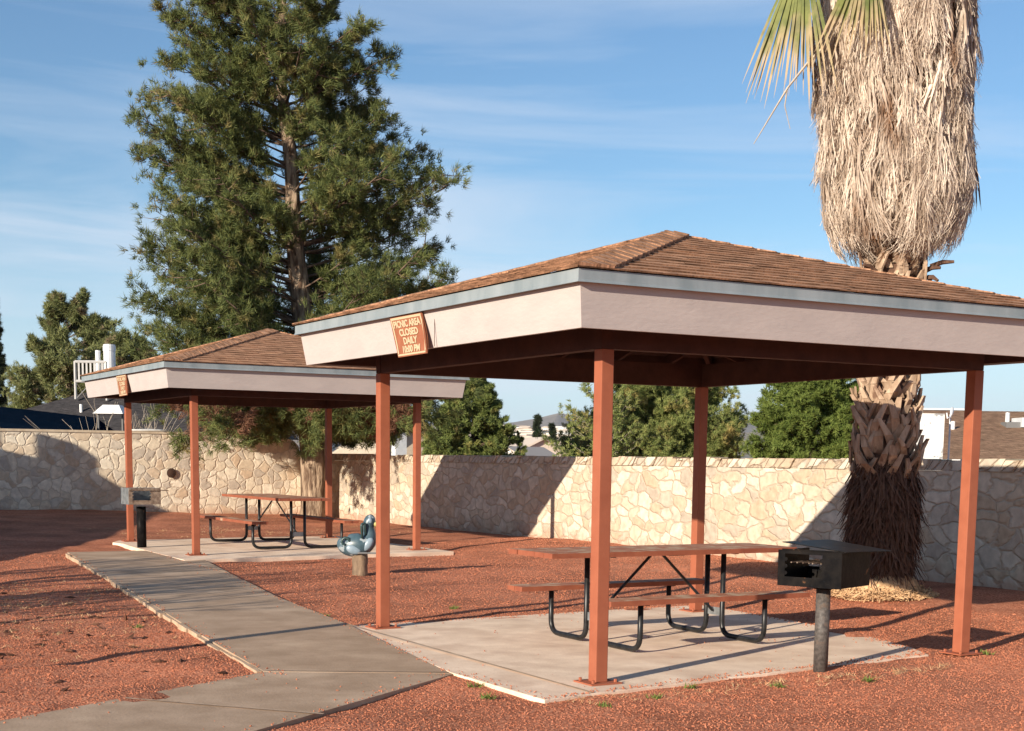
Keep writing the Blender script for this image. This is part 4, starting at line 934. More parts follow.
tree('pine_tree', 'rounded bright green pine beyond the wall left of the palm trunk', 'tree', (p.x, p.y, -.1), 3.4, .12,
     [(.6, 1.3, 1.3), (1.3, 1.5, 1.5), (2.1, 1.5, 1.5), (2.9, 1.35, 1.4), (3.6, 1.0, 1.1), (4.2, .4, .5)], 150, M['pinegreen'], M['barkdark'], lim=.14, sub=15, tuft=(9, 18, .11, .020), rise=.35, seed=19, inner=.3)
# bare shrub over the left wall
def bare(name, label, cat, base, n, h, spread, r0, seed, m='twig', lv=3, fork=3):
    r = random.Random(seed); q = MB()
    def br(p, d, l, rr, lev):
        e_ = p+d*l; mid = (p+e_)/2+Vector((r.uniform(-1, 1), r.uniform(-1, 1), 0))*l*.06
        q.tube([p, mid, e_], [rr, rr*.8, rr*.55], 5, cap=False)
        if lev:
            for k in range(fork):
                dd = (d+Vector((r.uniform(-1, 1), r.uniform(-1, 1), r.uniform(-.1, .6)))*spread).normalized(); br(mid.lerp(e_, r.uniform(.2, 1)), dd, l*r.uniform(.5, .8), rr*.55, lev-1)
    for k in range(n): br(Vector((r.uniform(-.1, .1), r.uniform(-.1, .1), 0)), Vector((r.uniform(-1, 1)*spread, r.uniform(-1, 1)*spread, 1)).normalized(), h*r.uniform(.35, .5), r0, lv)
    e = empty(name, base, label, cat); q.build('branches', M[m], e, smooth=True); return e
p = at(112, 36.5); bare('bare_shrub', 'leafless pale twiggy shrub rising over the back left wall', 'shrub', (p.x, p.y, .1), 4, 3.3, .6, .02, 3, lv=2)
p = at(141, 37); bare('bare_shrub', 'leafless thin shrub behind the back wall just right of the corner post', 'shrub', (p.x, p.y, .1), 3, 3.6, .5, .02, 5, lv=2)

# ------------------------------------------------------------------ palm
PX, PY = 6.25, 3.60; pzb = GZ(PX, PY)
palm = empty('fan_palm', (PX, PY, pzb), 'fan palm with a thick skirt of dead fronds and criss cross trunk', 'palm tree')
q = MB(); q.tube([(0, 0, -.1), (0, 0, .2), (0, 0, 1.4), (0, 0, 2.4), (0, 0, 4.2), (0, 0, 7.1)], [.40, .34, .29, .25, .22, .19], 18); q.build('trunk', M['fiber'], palm, smooth=True)
# leaf bases
r = np.random.default_rng(31); q = MB()
zrow = 1.36; row = 0
while zrow < 3.9:
    nn = 14
    for k in range(nn):
        th = 2*math.pi*(k+.5*(row % 2))/nn+r.normal(0, .14); ln_ = r.uniform(.16, .40); w = r.uniform(.028, .055); out = r.uniform(.02, .12)
        rr_ = np.interp(zrow, [1.3, 1.9, 3.9], [.31, .265, .24])*r.uniform(.96, 1.06); c = Vector((math.cos(th), math.sin(th), 0)); t = Vector((-math.sin(th), math.cos(th), 0)); side = (1 if (k+row) % 2 else -1)*r.uniform(.3, 1.25)
        a = c*rr_+Vector((0, 0, zrow+r.uniform(-.05, .05))); b = c*(rr_+out)+t*side*ln_*.6+Vector((0, 0, zrow+ln_)); m1 = (a+b)/2+c*.04
        th2 = .022
        for (p0, p1, w0, w1) in ((a, m1, w*1.2, w*.9), (m1, b, w*.9, w*.5)):
            q.face([p0-t*w0+c*th2*.3, p0+t*w0+c*th2*.3, p1+t*w1, p1-t*w1]); q.face([p0+t*w0-c*th2, p0-t*w0-c*th2, p1-t*w1-c*th2, p1+t*w1-c*th2])
            q.face([p0+t*w0+c*th2*.3, p0+t*w0-c*th2, p1+t*w1-c*th2, p1+t*w1]); q.face([p0-t*w0-c*th2, p0-t*w0+c*th2*.3, p1-t*w1, p1-t*w1-c*th2])
    zrow += .105; row += 1
q.build('leaf_bases', M['boot'], palm)
def strips(n, zf, rf, lf, wf, outf, seed, segs=3, sway=.05):
    r = np.random.default_rng(seed); th = r.uniform(0, 2*math.pi, n); z = zf(r, n); rad_ = rf(r, z); ln_ = lf(r, n, z); w = wf(r, n); of = outf(r, n)
    c = np.stack([np.cos(th), np.sin(th), np.zeros(n)], -1); t = np.stack([-np.sin(th), np.cos(th), np.zeros(n)], -1)
    P0 = c*rad_[:, None]; P0[:, 2] = z; tw = r.normal(0, .5, n); tl = unit(t+c*tw[:, None]); sw = r.normal(0, sway, n)
    out = []; prev = P0; pw = w
    for s_ in range(segs):
        f1 = (s_+1)/segs; cur = P0+c*(of*f1*ln_)[:, None]+t*(sw*f1*ln_)[:, None]+r.normal(size=P0.shape)*.006; cur[:, 2] = z-ln_*f1; cw = w*(1-.55*f1)
        out.append(np.stack([prev-tl*pw[:, None], prev+tl*pw[:, None], cur+tl*cw[:, None], cur-tl*cw[:, None]], 1)); prev = cur; pw = cw
    return np.concatenate(out).reshape(-1, 3)
sk = np.array([(3.70, .26), (3.82, .40), (4.0, .55), (4.3, .69), (4.65, .76), (5.2, .78), (5.8, .80), (6.4, .805), (6.8, .79), (7.2, .55), (7.5, .3)])
skr = lambda z: np.interp(z, sk[:, 0], sk[:, 1])
q = MB(); q.tube([(0, 0, z) for z in sk[:, 0]], [max(.02, float(r_)*.80) for r_ in sk[:, 1]], 22); q.build('skirt_core', M['gapdark'], palm)
def skirt(nf, per, seed, zlo, zhi, llo, lhi, spread, wmin, wmax, offlo=-.26, offhi=.07):
    # nf dead fronds, each a bundle of `per` hanging strands
    r = np.random.default_rng(seed); n = nf*per
    thf = r.uniform(0, 2*math.pi, nf); zf_ = r.uniform(zlo, zhi, nf); lf_ = r.uniform(llo, lhi, nf); of_ = r.uniform(offlo, offhi, nf); lean = r.normal(0, .045, nf); flare = r.uniform(-.02, .10, nf)
    rep = lambda a: np.repeat(a, per)
    u = r.normal(0, 1, n); th = rep(thf); ln_ = rep(lf_)*r.uniform(.45, 1.0, n)*(1-.12*np.abs(u)); zb = rep(zf_)+r.normal(0, .03, n); zt = np.minimum(zb+ln_, 7.35); ln_ = zt-zb
    c0 = .13*spread; lo_ = rep(lean); w = r.uniform(wmin, wmax, n)
    out = []; pts = []; wob = r.normal(0, .018, (n, 1)); ph = r.uniform(0, 6.28, (n, 1))
    for f1 in (0, .2, .4, .6, .8, 1.0):
        z = zt-ln_*f1; tho = th+(u*c0*(.35+.65*f1)+lo_*ln_*f1)/np.maximum(skr(z), .25)
        c = np.stack([np.cos(tho), np.sin(tho), np.zeros(n)], -1); t = np.stack([-np.sin(tho), np.cos(tho), np.zeros(n)], -1)
        rr_ = skr(z+.12)+rep(of_)+rep(flare)*f1**2+r.normal(0, .012, n)
        p = c*rr_[:, None]+t*(wob*np.sin(ph+f1*5))+r.normal(size=c.shape)*.007; p[:, 2] = z; p[:, :2] += (-.040*(z-3.6))[:, None]*np.array([R0.x, R0.y]); pts.append((p, w*(1-.65*f1), t))
    tw = r.normal(0, 1.0, n)[:, None]
    for (a, wa, ta), (b, wb, tb) in zip(pts[:-1], pts[1:]):
        ca = np.stack([ta[:, 1], -ta[:, 0], ta[:, 2]], -1); tl = unit(ta+ca*tw)
        out.append(np.stack([a-tl*wa[:, None], a+tl*wa[:, None], b+tl*wb[:, None], b-tl*wb[:, None]], 1))
    return np.concatenate(out).reshape(-1, 3)
np_mesh('frond_skirt', np.concatenate([skirt(430, 46, 41, 3.84, 6.8, .45, 1.0, 1.0, .0025, .009), skirt(150, 14, 43, 3.9, 6.8, .6, 1.3, 1.6, .010, .020, -.12, .02), skirt(60, 40, 42, 3.72, 4.05, .4, .9, .8, .003, .009), skirt(90, 16, 44, 3.8, 6.6, .25, .5, 1.2, .002, .005, .0, .09)]), 4, M['straw'], palm)
for o_ in palm.children:
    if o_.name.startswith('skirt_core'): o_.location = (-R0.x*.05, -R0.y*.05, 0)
# brown hairy lower trunk
np_mesh('fibre_beard', strips(4200, lambda r, n: r.uniform(.35, 1.62, n), lambda r, z: np.interp(z, [.2, .6, 1.2, 1.6], [.33, .36, .38, .31])*r.uniform(.8, 1.04, len(z)), lambda r, n, z: r.uniform(.10, .34, n), lambda r, n: r.uniform(.004, .016, n), lambda r, n: r.uniform(-.05, .5, n), 51, sway=.35), 4, M['fiber'], palm)
# straw heap round the foot
r = np.random.default_rng(61); n = 4200; th = r.uniform(0, 2*math.pi, n); q_ = np.sqrt(r.uniform(0, 1, n))*.62; hz = .36*(1-q_/.68)
c = np.stack([np.cos(th)*q_, np.sin(th)*q_, hz*r.uniform(.6, 1.0, n)], -1); d = unit(np.stack([np.cos(th)+r.normal(0, .8, n), np.sin(th)+r.normal(0, .8, n), r.normal(-.25, .4, n)], -1))
ll = r.uniform(.05, .16, (n, 1)); s = unit(np.cross(d, r.normal(size=d.shape)))*r.uniform(.003, .009, (n, 1))
np_mesh('straw_heap', np.stack([c-d*ll/2-s, c-d*ll/2+s, c+d*ll/2+s*.5, c+d*ll/2-s*.5], 1), 4, M['drygrass'], palm)
q = MB(); q.lathe([(.50, -.05), (.48, .05), (.40, .2), (.3, .3)], 16); q.build('heap_core', M['drygrass'], palm)
# green and drying fan leaves
def fan(origin, hub, axis_dir, normal, R_, nseg, droop, m, green_name, seed, span=150, pet=.022):
    r = random.Random(seed); ax = Vector(axis_dir).normalized(); nm = Vector(normal).normalized(); sdv = ax.cross(nm).normalized(); q = MB()
    hub = Vector(hub); origin = Vector(origin); mid = (origin+hub)/2+Vector((0, 0, .25)); pts = [origin.lerp(mid, t).lerp(mid.lerp(hub, t), t) for t in (0, .25, .5, .75, 1)]
    q.tube(pts, [pet*1.4, pet*1.2, pet, pet*.9, pet*.8], 5)
    for k in range(nseg):
        an = rad(-span/2+span*k/(nseg-1)+r.uniform(-1, 1)); d = ax*math.cos(an)+sdv*math.sin(an); fold = nm*(.05 if k % 2 else -.05)*.5
        L0 = R_*r.uniform(.85, 1.1); w = L0*rad(span/nseg)*.52; pd = nm.cross(d).normalized(); prev = hub; pw = .006
        for j in range(1, 7):
            f_ = j/6; p = hub+d*L0*f_+Vector((0, 0, -1))*droop*L0*f_**2.2+fold*f_
            cw = w*math.sin(min(1, f_*1.5)*math.pi/2)*(1 if f_ < .6 else (1-f_)/.4+.06)
            q.face([prev-pd*pw, prev+pd*pw, p+pd*cw, p-pd*cw], [(0, f_-1/6), (0, f_-1/6), (0, f_), (0, f_)]); prev = p; pw = cw
    return q.build('leaf', m, palm)
base_w = Vector((PX, PY, pzb)); top = (0, 0, 6.95); RL = Vector((R0.x, R0.y, 0)); FW = Vector((math.cos(YAW), math.sin(YAW), 0))
def loc_at(px_, y_, depth=0.0):   # local position relative to the palm foot, in the palm's own plane facing the shelter
    d = 16.12+depth; p = at(px_, d); return (p.x-PX, p.y-PY, zat(px_, y_, d)-.06-pzb)
fan(top, loc_at(786, -62, -.3), -RL*.10+Vector((0, 0, -1)), FW*-.9-RL*.6, 1.42, 30, .12, M['frond'], 'a', 1, span=44)
fan(top, loc_at(848, -62, -.85), Vector((0, 0, -1))-FW*.05-RL*.12, FW*-1-RL*.25, .98, 22, .10, M['frond'], 'b', 2, span=44)
fan(top, loc_at(1040, -72, .0), Vector((0, 0, -1))-RL*.1, FW*-.9+RL*.4, .92, 24, .1, M['frond'], 'c', 3, span=60)
fan(top, loc_at(760, -160, .6), -RL*.9+Vector((0, 0, .1)), FW*-.6+Vector((0, 0, .7)), 1.0, 34, .7, M['frond'], 'd', 4)
for k, (ph, el) in enumerate(((.3, .5), (1.2, .8), (2.3, .6), (3.6, .7), (4.6, .9), (5.4, .5), (.8, 1.3), (3.0, 1.3), (5.0, 1.35))):
    d = Vector((math.cos(ph)*math.cos(el), math.sin(ph)*math.cos(el), math.sin(el)))
    fan(top, Vector(top)+d*1.3+Vector((0, 0, .5)), d, Vector((-d.x*d.z, -d.y*d.z, 1)), .95, 34, .5, M['frond'], 'e', 10+k, span=190)
q = MB(); a = Vector(loc_at(812, 38, -.3)); b = Vector(loc_at(775, 82, -.5)); c = Vector(loc_at(744, 138, -.6)); q.tube([a, a.lerp(b, .5)+Vector((0, 0, .03)), b, b.lerp(c, .6), c], [.02, .014, .012, .008, .004], 5)
q.tube([b, Vector(loc_at(773, 100, -.5)), Vector(loc_at(779, 123, -.5))], [.009, .006, .003], 4); q.tube([a.lerp(b, .3), Vector(loc_at(798, 62, -.4))], [.01, .003], 4); q.build('dead_stalk', M['twig'], palm)
fan(loc_at(946, 118, .1), loc_at(959, 142, .1), Vector((0, 0, -1))+RL*.05, FW*-1, .62, 9, .1, M['fiber'], 'g', 30, span=16, pet=.01)
for (x0, y0, x1, y1) in ((922, 257, 945, 252), (915, 262, 932, 258), (868, 262, 856, 255), (920, 268, 930, 271)):
    q = MB(); q.tube([loc_at(x0, y0+4, -.1), loc_at((x0+x1)/2, (y0+y1)/2+2, -.15), loc_at(x1, y1+4, -.2)], [.03, .026, .016], 6); q.build('broken_stub', M['fiber'], palm)

# ------------------------------------------------------------------ neighbours beyond the walls
def roof_quad(q, a, b, c, d):
    a, b, c, d = [Vector(p) for p in (a, b, c, d)]; ed = (b-a).normalized(); up = ed.cross((d-a).normalized()).cross(ed)*-1
    nrm = ed.cross((d-a)).normalized(); vv = nrm.cross(ed)
    q.face([a, b, c, d], [((p-a).dot(ed), (p-a).dot(vv)) for p in (a, b, c, d)])
# right: brown roofed house
DH = 30.0; o_h = at(925, DH); HX = Vector((R0.x, R0.y, 0)); HY = Vector((math.cos(YAW), math.sin(YAW), 0))
hb = empty('house', (o_h.x, o_h.y, 0), 'low house with brown shingle roof beyond the wall at the right', 'house', rz=math.atan2(R0.y, R0.x))
ze_, zr_ = zat(980, 459.5, DH), zat(980, 411, DH+5.5)
q = MB(); roof_quad(q, (-.2, 0, ze_), (16, 0, ze_), (16, 5.5, zr_), (-.2, 5.5, zr_)); roof_quad(q, (16, 11, ze_), (-.2, 11, ze_), (-.2, 5.5, zr_), (16, 5.5, zr_))
rf = q.build('roof', M['brownshingle'], hb)
q = MB(); q.box((.1, .4, -.2), (15.7, 10.6, ze_-.02)); q.build('wall', M['stucco'], hb)
q = MB(); q.box((-.2, -.06, ze_-.10), (16, -.002, ze_-.005)); q.build('eave_trim', M['white'], hb)
for xx, fl_ in ((.1, 0), (15.7, 1)):
    q = MB(); g_ = [(xx, .4, ze_-.02), (xx, 5.5, zr_-.05), (xx, 10.6, ze_-.02)]; q.face(g_[::-1] if fl_ else g_); q.build('gable', M['stucco'], hb)
def on_roof(px_, frac):
    d = DH+5.5*frac; p = at(px_, d)-o_h; return Vector((p.dot(HX.xy), 5.5*frac, ze_+(zr_-ze_)*frac))
def vent(px_, fr, w, h, m, name):
    p = on_roof(px_, fr); q = MB(); q.tube([p+Vector((0, 0, -.1)), p+Vector((0, 0, h))], w, 10); return q.build(name, m, rf)
vent(1006, .72, .05, .25, M['whitemetal'], 'vent_pipe'); vent(952, .58, .045, .18, M['white'], 'vent_pipe')
p = on_roof(1013, .66); q = MB(); q.box((p.x-.25, p.y-.2, p.z-.1), (p.x+.15, p.y+.2, p.z+.09)); q.build('roof_vent', M['pole'], rf)
p = on_roof(1024, .72); q = MB(); q.box((p.x-.3, p.y-.6, p.z-.1), (p.x+.5, p.y+.1, p.z+.12)); q.build('skylight', M['whitemetal'], rf)
# chimney block
pa_, pb_ = at(903, 25.2), at(937, 25.2)
ch = empty('chimney_block', ((pa_.x+pb_.x)/2, (pa_.y+pb_.y)/2, 0), 'white flaking chimney block with a capped flue right of the palm', 'chimney', rz=math.atan2(R0.y, R0.x)+.05)
q = MB(); q.box((-.33, -.3, 0), (.31, .3, zat(925, 414, 25.2))); q.build('stack', M['patchy'], ch)
q = MB(); z_ = zat(925, 414, 25.2); q.tube([(-.03, 0, z_), (-.03, 0, z_+.06), (-.03, 0, z_+.22)], [.06, .055, .045], 12); fl = q.build('flue', M['stucco'], ch)
q = MB(); q.tube([(-.03, 0, z_+.22), (-.03, 0, z_+.30)], .075, 12, cap=False)
for k in range(6): q.tube([(-.03+.07*math.cos(k), .07*math.sin(k), z_+.20), (-.03+.07*math.cos(k), .07*math.sin(k), z_+.32)], .006, 4)
q.build('flue_cap', M['steel'], fl)
# satellite dish
p = at(949, 25.6); sd_ = empty('satellite_dish', (p.x, p.y, 0), 'small white satellite dish beside the white chimney block', 'antenna')
z_ = zat(949, 420, 25.6); q = MB(); q.tube([(0, 0, 1.4), (0, 0, z_+.1)], .018, 6); q.build('mast', M['whitemetal'], sd_)
q = MB(); q.tube([(0, 0, z_+.02), (-.05, -.05, z_+.05), (-.16, -.08, z_+.03), (-.18, -.08, z_+.12)], .014, 6); q.build('arm', M['white'], sd_)
o = ellipsoid('dish', (.03, 0, z_+.15), (.05, .03, .09), M['whitemetal'], sd_, (0, rad(25), rad(30)))
# dark blue roof behind
p = at(925, 38); hd = empty('house', (p.x, p.y, 0), 'house with dark blue flat roof edge behind the white chimney block', 'house', rz=math.atan2(R0.y, R0.x))
z_ = zat(925, 410, 38); q = MB(); q.box((-.9, 0, z_-.22), (1.0, 3, z_)); q.build('roof_edge', M['navy'], hd); q = MB(); q.box((-.8, .1, -.2), (.9, 2.9, z_-.22)); q.build('wall', M['stucco'], hd)
q = MB(); q.box((-.95, -.05, z_), (1.05, 3.05, z_+.05)); q.build('coping', M['whitemetal'], hd)

# left: house with dark grey hip roof
cA = at(40, 47); hg = empty('house', (cA.x, cA.y, 0), 'house with dark grey hip roof beyond the back left wall', 'house', rz=math.atan2(R0.y, R0.x))
sc = 47/1416.27
def lx(px_, d=0): return (at(px_, 47+d)-cA).dot(Vector((R0.x, R0.y)))
zz = lambda y_, d=47: zat(60, y_, d)
E0 = (lx(-60), 0, zz(434)); E1 = (lx(260), 0, zz(434)); Rg0 = (lx(140, 4), 4.0, zz(377, 51)); Rg1 = (lx(240, 4), 4.0, zz(377, 51)); Bk0 = (lx(-60), 9, zz(434)); Bk1 = (lx(260), 9, zz(434))
q = MB(); roof_quad(q, E0, E1, Rg1, Rg0); q.face([Vector(E0), Vector(Rg0), Vector(Bk0)], [(0, 0), (2, 3), (4, 0)]); q.face([Vector(Rg0), Vector(Rg1), Vector(Bk1), Vector(Bk0)], [(0, 0), (1, 0), (1, 1), (0, 1)]); q.face([Vector(E1), Vector(Bk1), Vector(Rg1)], [(0, 0), (2, 0), (1, 1)])
rfg = q.build('roof', M['greyshingle'], hg)
q = MB(); q.box((E0[0]+.3, .3, -.2), (E1[0]-.3, 8.7, E0[2]-.02)); q.build('wall', M['stucco'], hg)
# duct pipes on it
def pipe(px_, y0, y1, w, dep, m, name='vent_pipe', cap=None):
    z0_, z1_ = zz(y0, 47+dep), zz(y1, 47+dep); x_ = lx(px_, dep); q = MB(); q.tube([(x_, dep, z0_), (x_, dep, z1_)], w, 14)
    if cap: q.tube([(x_, dep, z1_-.22), (x_, dep, z1_-.05)], w*1.08, 14)
    return q.build(name, m, rfg, smooth=False)
pipe(111.5, 400, 344, .20, 3.0, M['whitemetal'], 'duct', cap=1); pipe(100, 400, 350, .085, 3.0, M['whitemetal'])
pipe(82, 434, 404, .05, 1.5, M['white'])
# rooftop cooler rack
ra = empty('cooler_rack', (cA.x, cA.y, 0), 'white slatted rooftop rack beside the white ducts', 'rack', rz=math.atan2(R0.y, R0.x)); q = MB(); dz = 2.2; sc2 = lambda p_: lx(p_, dz)
for px_ in (77, 108): q.tube([(sc2(px_), dz, zz(399 if px_ == 77 else 400, 47+dz)), (sc2(px_), dz, zz(361, 47+dz))], .05, 6)
q.tube([(sc2(77), dz, zz(361.5, 47+dz)), (sc2(108), dz, zz(361.5, 47+dz))], .05, 6); q.tube([(sc2(77), dz, zz(381, 47+dz)), (sc2(108), dz, zz(381, 47+dz))], .05, 6); q.build('frame', M['paleg'], ra)
q = MB()
for k in range(1, 8): x_ = sc2(77+31*k/8); q.box((x_-.03, dz-.02, zz(380, 47+dz)), (x_+.03, dz+.02, zz(362, 47+dz)))
q.build('slats', M['paleg'], ra); q = MB(); q.beam((sc2(78), dz, zz(398, 47+dz)), (sc2(92), dz, zz(383, 47+dz)), .03, .03); q.build('brace', M['pole'], ra)
# navy shed roof in front
p0 = at(0, 40); nv = empty('shed', (p0.x, p0.y, 0), 'low shed with dark navy roof just over the back left wall', 'shed', rz=math.atan2(R0.y, R0.x)+.0)
s4 = 40/1416.27; zf = lambda y_, d=40: zat(40, y_, d)
q = MB(); f0 = [(-6, -2.0, zf(436, 38)), (112*s4, -2.0, zf(434, 38)), (86*s4, 1.0, zf(417, 41)), (0, 1.0, zf(408, 41)), (-6, 1.0, zf(396, 41))]
q.face(f0); q.face([(f0[2][0], 1.0, f0[2][2]), (f0[1][0], -2, f0[1][2]), (f0[1][0]+.2, 3, 1.6)]); q.face([f0[4], f0[3], f0[2], (2.6, 4, 1.8), (-6, 4, 1.8)]); q.build('roof', M['navy'], nv)
q = MB(); q.box((-6, -1.8, -.2), (2.7, 3, 1.9)); q.build('wall', M['stucco'], nv)
q = MB(); q.face([(-3, -2.03, zf(435, 38)+.01), (28*s4, -2.03, zf(431, 38)+.0), (12*s4, -1.2, zf(425, 38.8)+.03), (-3, -1.0, zf(412, 39)+.03)]); q.build('pale_patch', M['mortarcap'], nv)
# white awning / vent hood
p = at(110, 39.5); aw = empty('awning', (p.x, p.y, 0), 'small white pyramid canopy above the back left wall', 'canopy', rz=math.atan2(R0.y, R0.x))
s5 = 39.5/1416.27; q = MB(); zt1, zb1 = zat(110, 405, 39.5), zat(110, 414, 39.5); wv, wt = 13*s5, 7*s5
tp = [(-wt+.05, -.1, zt1), (wt+.1, -.1, zt1), (wt+.1, .25, zt1), (-wt+.05, .25, zt1)]; bt = [(-wv, -.35, zb1), (wv+.1, -.35, zb1), (wv+.1, .5, zb1), (-wv, .5, zb1)]
q.face(tp)
for k in range(4): q.face([bt[k], bt[(k+1) % 4], tp[(k+1) % 4], tp[k]])
q.face(bt[::-1]); q.build('canopy', M['white'], aw)
for sx_ in (-wv+.06, wv): q = MB(); q.tube([(sx_, 0, 1.0), (sx_, 0, zb1)], .03, 6); q.build('leg', M['pole'], aw)
# white slab ledge on the wall
p = at(150, 35.6); q = MB(); q.lathe([(.02, 0), (.50, .01), (.52, .04), (.02, .06)], 20); o = q.build('birdbath_lid', M['white'], None); o.location = (4.15, 26.15, 2.152); o.scale = (1, .3, 1); o.name = 'stone_slab'; tag(o, 'thin white oval slab lying on the back wall left of the pine', 'slab')

# middle distance: pale house with gable under the pine, and others
def small_house(pxa, pxb, yt, yb, d, label, mr, mw, rz=0, gable=True, ridge='front'):
    p = at((pxa+pxb)/2, d); e = empty('house', (p.x, p.y, 0), label, 'house', rz=math.atan2(R0.y, R0.x)+rz); s = d/1416.27; w = (pxb-pxa)*s; z1 = zat((pxa+pxb)/2, yb, d); z2 = zat((pxa+pxb)/2, yt, d); dp = w*.8+3
    q = MB(); q.box((-w/2+.1, 0, -3), (w/2-.1, dp, z1)); q.build('wall', mw, e)
    q = MB(); q.face([(-w/2+.1, 0, z1), (w/2-.1, 0, z1), (0, 0, z2-.08)]); q.build('gable', mw, e)
    q = MB(); q.face([(w/2-.1, dp, z1), (-w/2+.1, dp, z1), (0, dp, z2-.08)]); q.build('gable', mw, e)
    q = MB()
    for sg_ in (-1, 1):
        roof_quad(q, (sg_*(w/2+.15), -.3, z1-.1), (sg_*(w/2+.15), dp+.3, z1-.1), (0, dp+.3, z2), (0, -.3, z2))
        q.face([(sg_*(w/2+.15), -.3, z1-.1), (0, -.3, z2), (0, -.3, z2-.14), (sg_*(w/2+.15), -.3, z1-.24)])
    q.build('roof', mr, e)
    q = MB(); q.box((-w*.18, -.03, z1-1.3), (w*.12, -.01, z1-.3)); q.build('window', M['glass'], e)
    return e
small_house(372, 452, 424, 452, 62, 'tan gabled house seen under the pine beside the far shelter', M['stucco'], M['stucco'], rz=.5)
p = at(399, 58); q = MB(); q.box((-.25, -.2, 0), (.25, .2, zat(399, 427, 58))); o = q.build('chimney_stack', M['whitemetal']); o.location = (p.x, p.y, 0); tag(o, 'grey metal stack standing by the tan gabled house', 'chimney')
small_house(512, 574, 437, 452, 90, 'low house with tan gable and pale roof beyond the wall between trees', M['far'], M['far'], rz=.3)
small_house(485, 530, 446, 458, 75, 'low pale roofed house beside the cone shaped conifer', M['far'], M['white'], rz=-.4)
for px_, yt, yb, d, lab in ((424, 413, 447, 120, 'thin dark utility pole right of the far shelter'), (418.5, 420, 440, 150, 'short grey pole behind the far shelter corner post')):
    p = at(px_, d); z_ = zat(px_, yt, d); e = empty('utility_pole', (p.x, p.y, 0), lab, 'pole'); q = MB(); q.tube([(0, 0, -1), (0, 0, z_)], [.16, .10], 8); q.build('shaft', M['pole'], e); q = MB(); q.beam((-.5, 0, z_-.5), (.5, 0, z_-.5), .12, .12); q.build('crossarm', M['pole'], e)
# evaporative cooler box at (431,455)
p = at(431, 60); e = empty('rooftop_cooler', (p.x, p.y, 0), 'grey boxed cooler standing above the wall right of the far shelter', 'air cooler', rz=math.atan2(R0.y, R0.x))
s6 = 60/1416.27; zc0, zc1 = zat(431, 458, 60), zat(431, 446, 60); q = MB(); q.box((-5.5*s6, 0, zc0-.9), (5.5*s6, .6, zc1)); q.build('cabinet', M['whitemetal'], e)
q = MB(); q.box((-4*s6, -.02, zc0+.08), (4*s6, -.005, zc1-.1)); q.build('louvre', M['pole'], e)
# distant land and town
q = MB(); r = random.Random(9)
def ridge(name, d0, d1, pxs, hts, m, lab):
    q = MB(); a = [at(px_, d0) for px_, _ in hts]; b = [at(px_, d1) for px_, _ in hts]
    for k in range(len(hts)-1):
        zA, zB = zat(hts[k][0], hts[k][1], d1), zat(hts[k+1][0], hts[k+1][1], d1)
        c0, c1 = at(hts[k][0], d1*1.3), at(hts[k+1][0], d1*1.3)
        q.face([(a[k].x, a[k].y, -2), (a[k+1].x, a[k+1].y, -2), (b[k+1].x, b[k+1].y, zB), (b[k].x, b[k].y, zA)])
        q.face([(b[k].x, b[k].y, zA), (b[k+1].x, b[k+1].y, zB), (c1.x, c1.y, -2), (c0.x, c0.y, -2)])
    o = q.build(name, m); tag(o, lab, kind='structure'); return o
hts = [(-300+k*50, 430+3*math.sin(k*1.3)) for k in range(0, 45)]
ridge('terrain', 260, 1500, 0, hts, M['slope'], 'gently rising desert slope carrying the distant town')
hh = []
for k in range(0, 90):
    px_ = -300+k*22; base = 425+2*math.sin(k*.9)
    base -= 17*math.exp(-((px_-650)/70)**2)+7*math.exp(-((px_-540)/40)**2)+3*math.sin(k*2.3)*math.exp(-((px_-610)/90)**2)
    hh.append((px_, base))
ridge('hills', 2600, 4200, 0, hh, M['hill'], 'low blue grey hills on the horizon')
q = MB(); r = random.Random(10)
for k in range(700):
    px_ = r.uniform(380, 640); f = r.random(); d = 300+1100*f; p = at(px_, d); zg = -2+(zat(540, 430, 1500)+2)*(d-260)/1240
    w, dp, h = r.uniform(5, 14), r.uniform(5, 12), r.uniform(2.5, 5)
    m4 = Matrix.Translation((p.x, p.y, zg-1)) @ Matrix.Rotation(r.uniform(0, 3), 4, 'Z'); q.cur = r.choice([0, 0, 0, 1, 2]); q.box((-w/2, -dp/2, 0), (w/2, dp/2, h+1), m4)
o = q.build('distant_town', [M['far'], M['white'], M['slope']]); tag(o, 'pale distant town houses spread over the far slope', 'town', kind='stuff')
for px_, yt, d, w, lab in ((537, 416, 210, 1.1, 'tall thin cypress standing out of the distant town'), (552, 424, 240, .9, 'shorter thin tree among the distant houses')):
    p = at(px_, d); z_ = zat(px_, yt, d)
    tree('cypress_tree', lab, 'tree', (p.x, p.y, -1), z_+.5, .2, [(.5, w*.5, w*.5), (z_*.5, w*.6, w*.6), (z_+1, w*.15, w*.15)], 50, M['cypress'], M['barkdark'], sub=4, tuft=(5, 10, .6, .2), rise=1.0, seed=int(px_), inner=.2)

# ------------------------------------------------------------------ neighbours left of the view whose shadows fall in
K_ = .4045; T_ = .33
nb_ = empty('house', (-5.5, 14, 0), 'unseen house left of the picnic area with a stepped parapet shaped for its shadow', 'house')
prof2 = [(10.9, -.2), (10.9, 1.2), (11.2, 1.32), (18.73, 3.07), (22.03, 3.62), (22.40, 3.80), (22.61, 3.93), (22.61, 4.30), (22.82, 4.46), (23.14, 4.42), (23.14, 3.84), (23.51, 3.74), (23.51, 4.5), (29, 4.5), (29, -.2)]  # unseen outline, shaped so its shadow steps across the back left wall
q = MB()
fr_ = [(0, y-14, z) for y, z in prof2]; bk_ = [(-.15, y-14, z) for y, z in prof2]
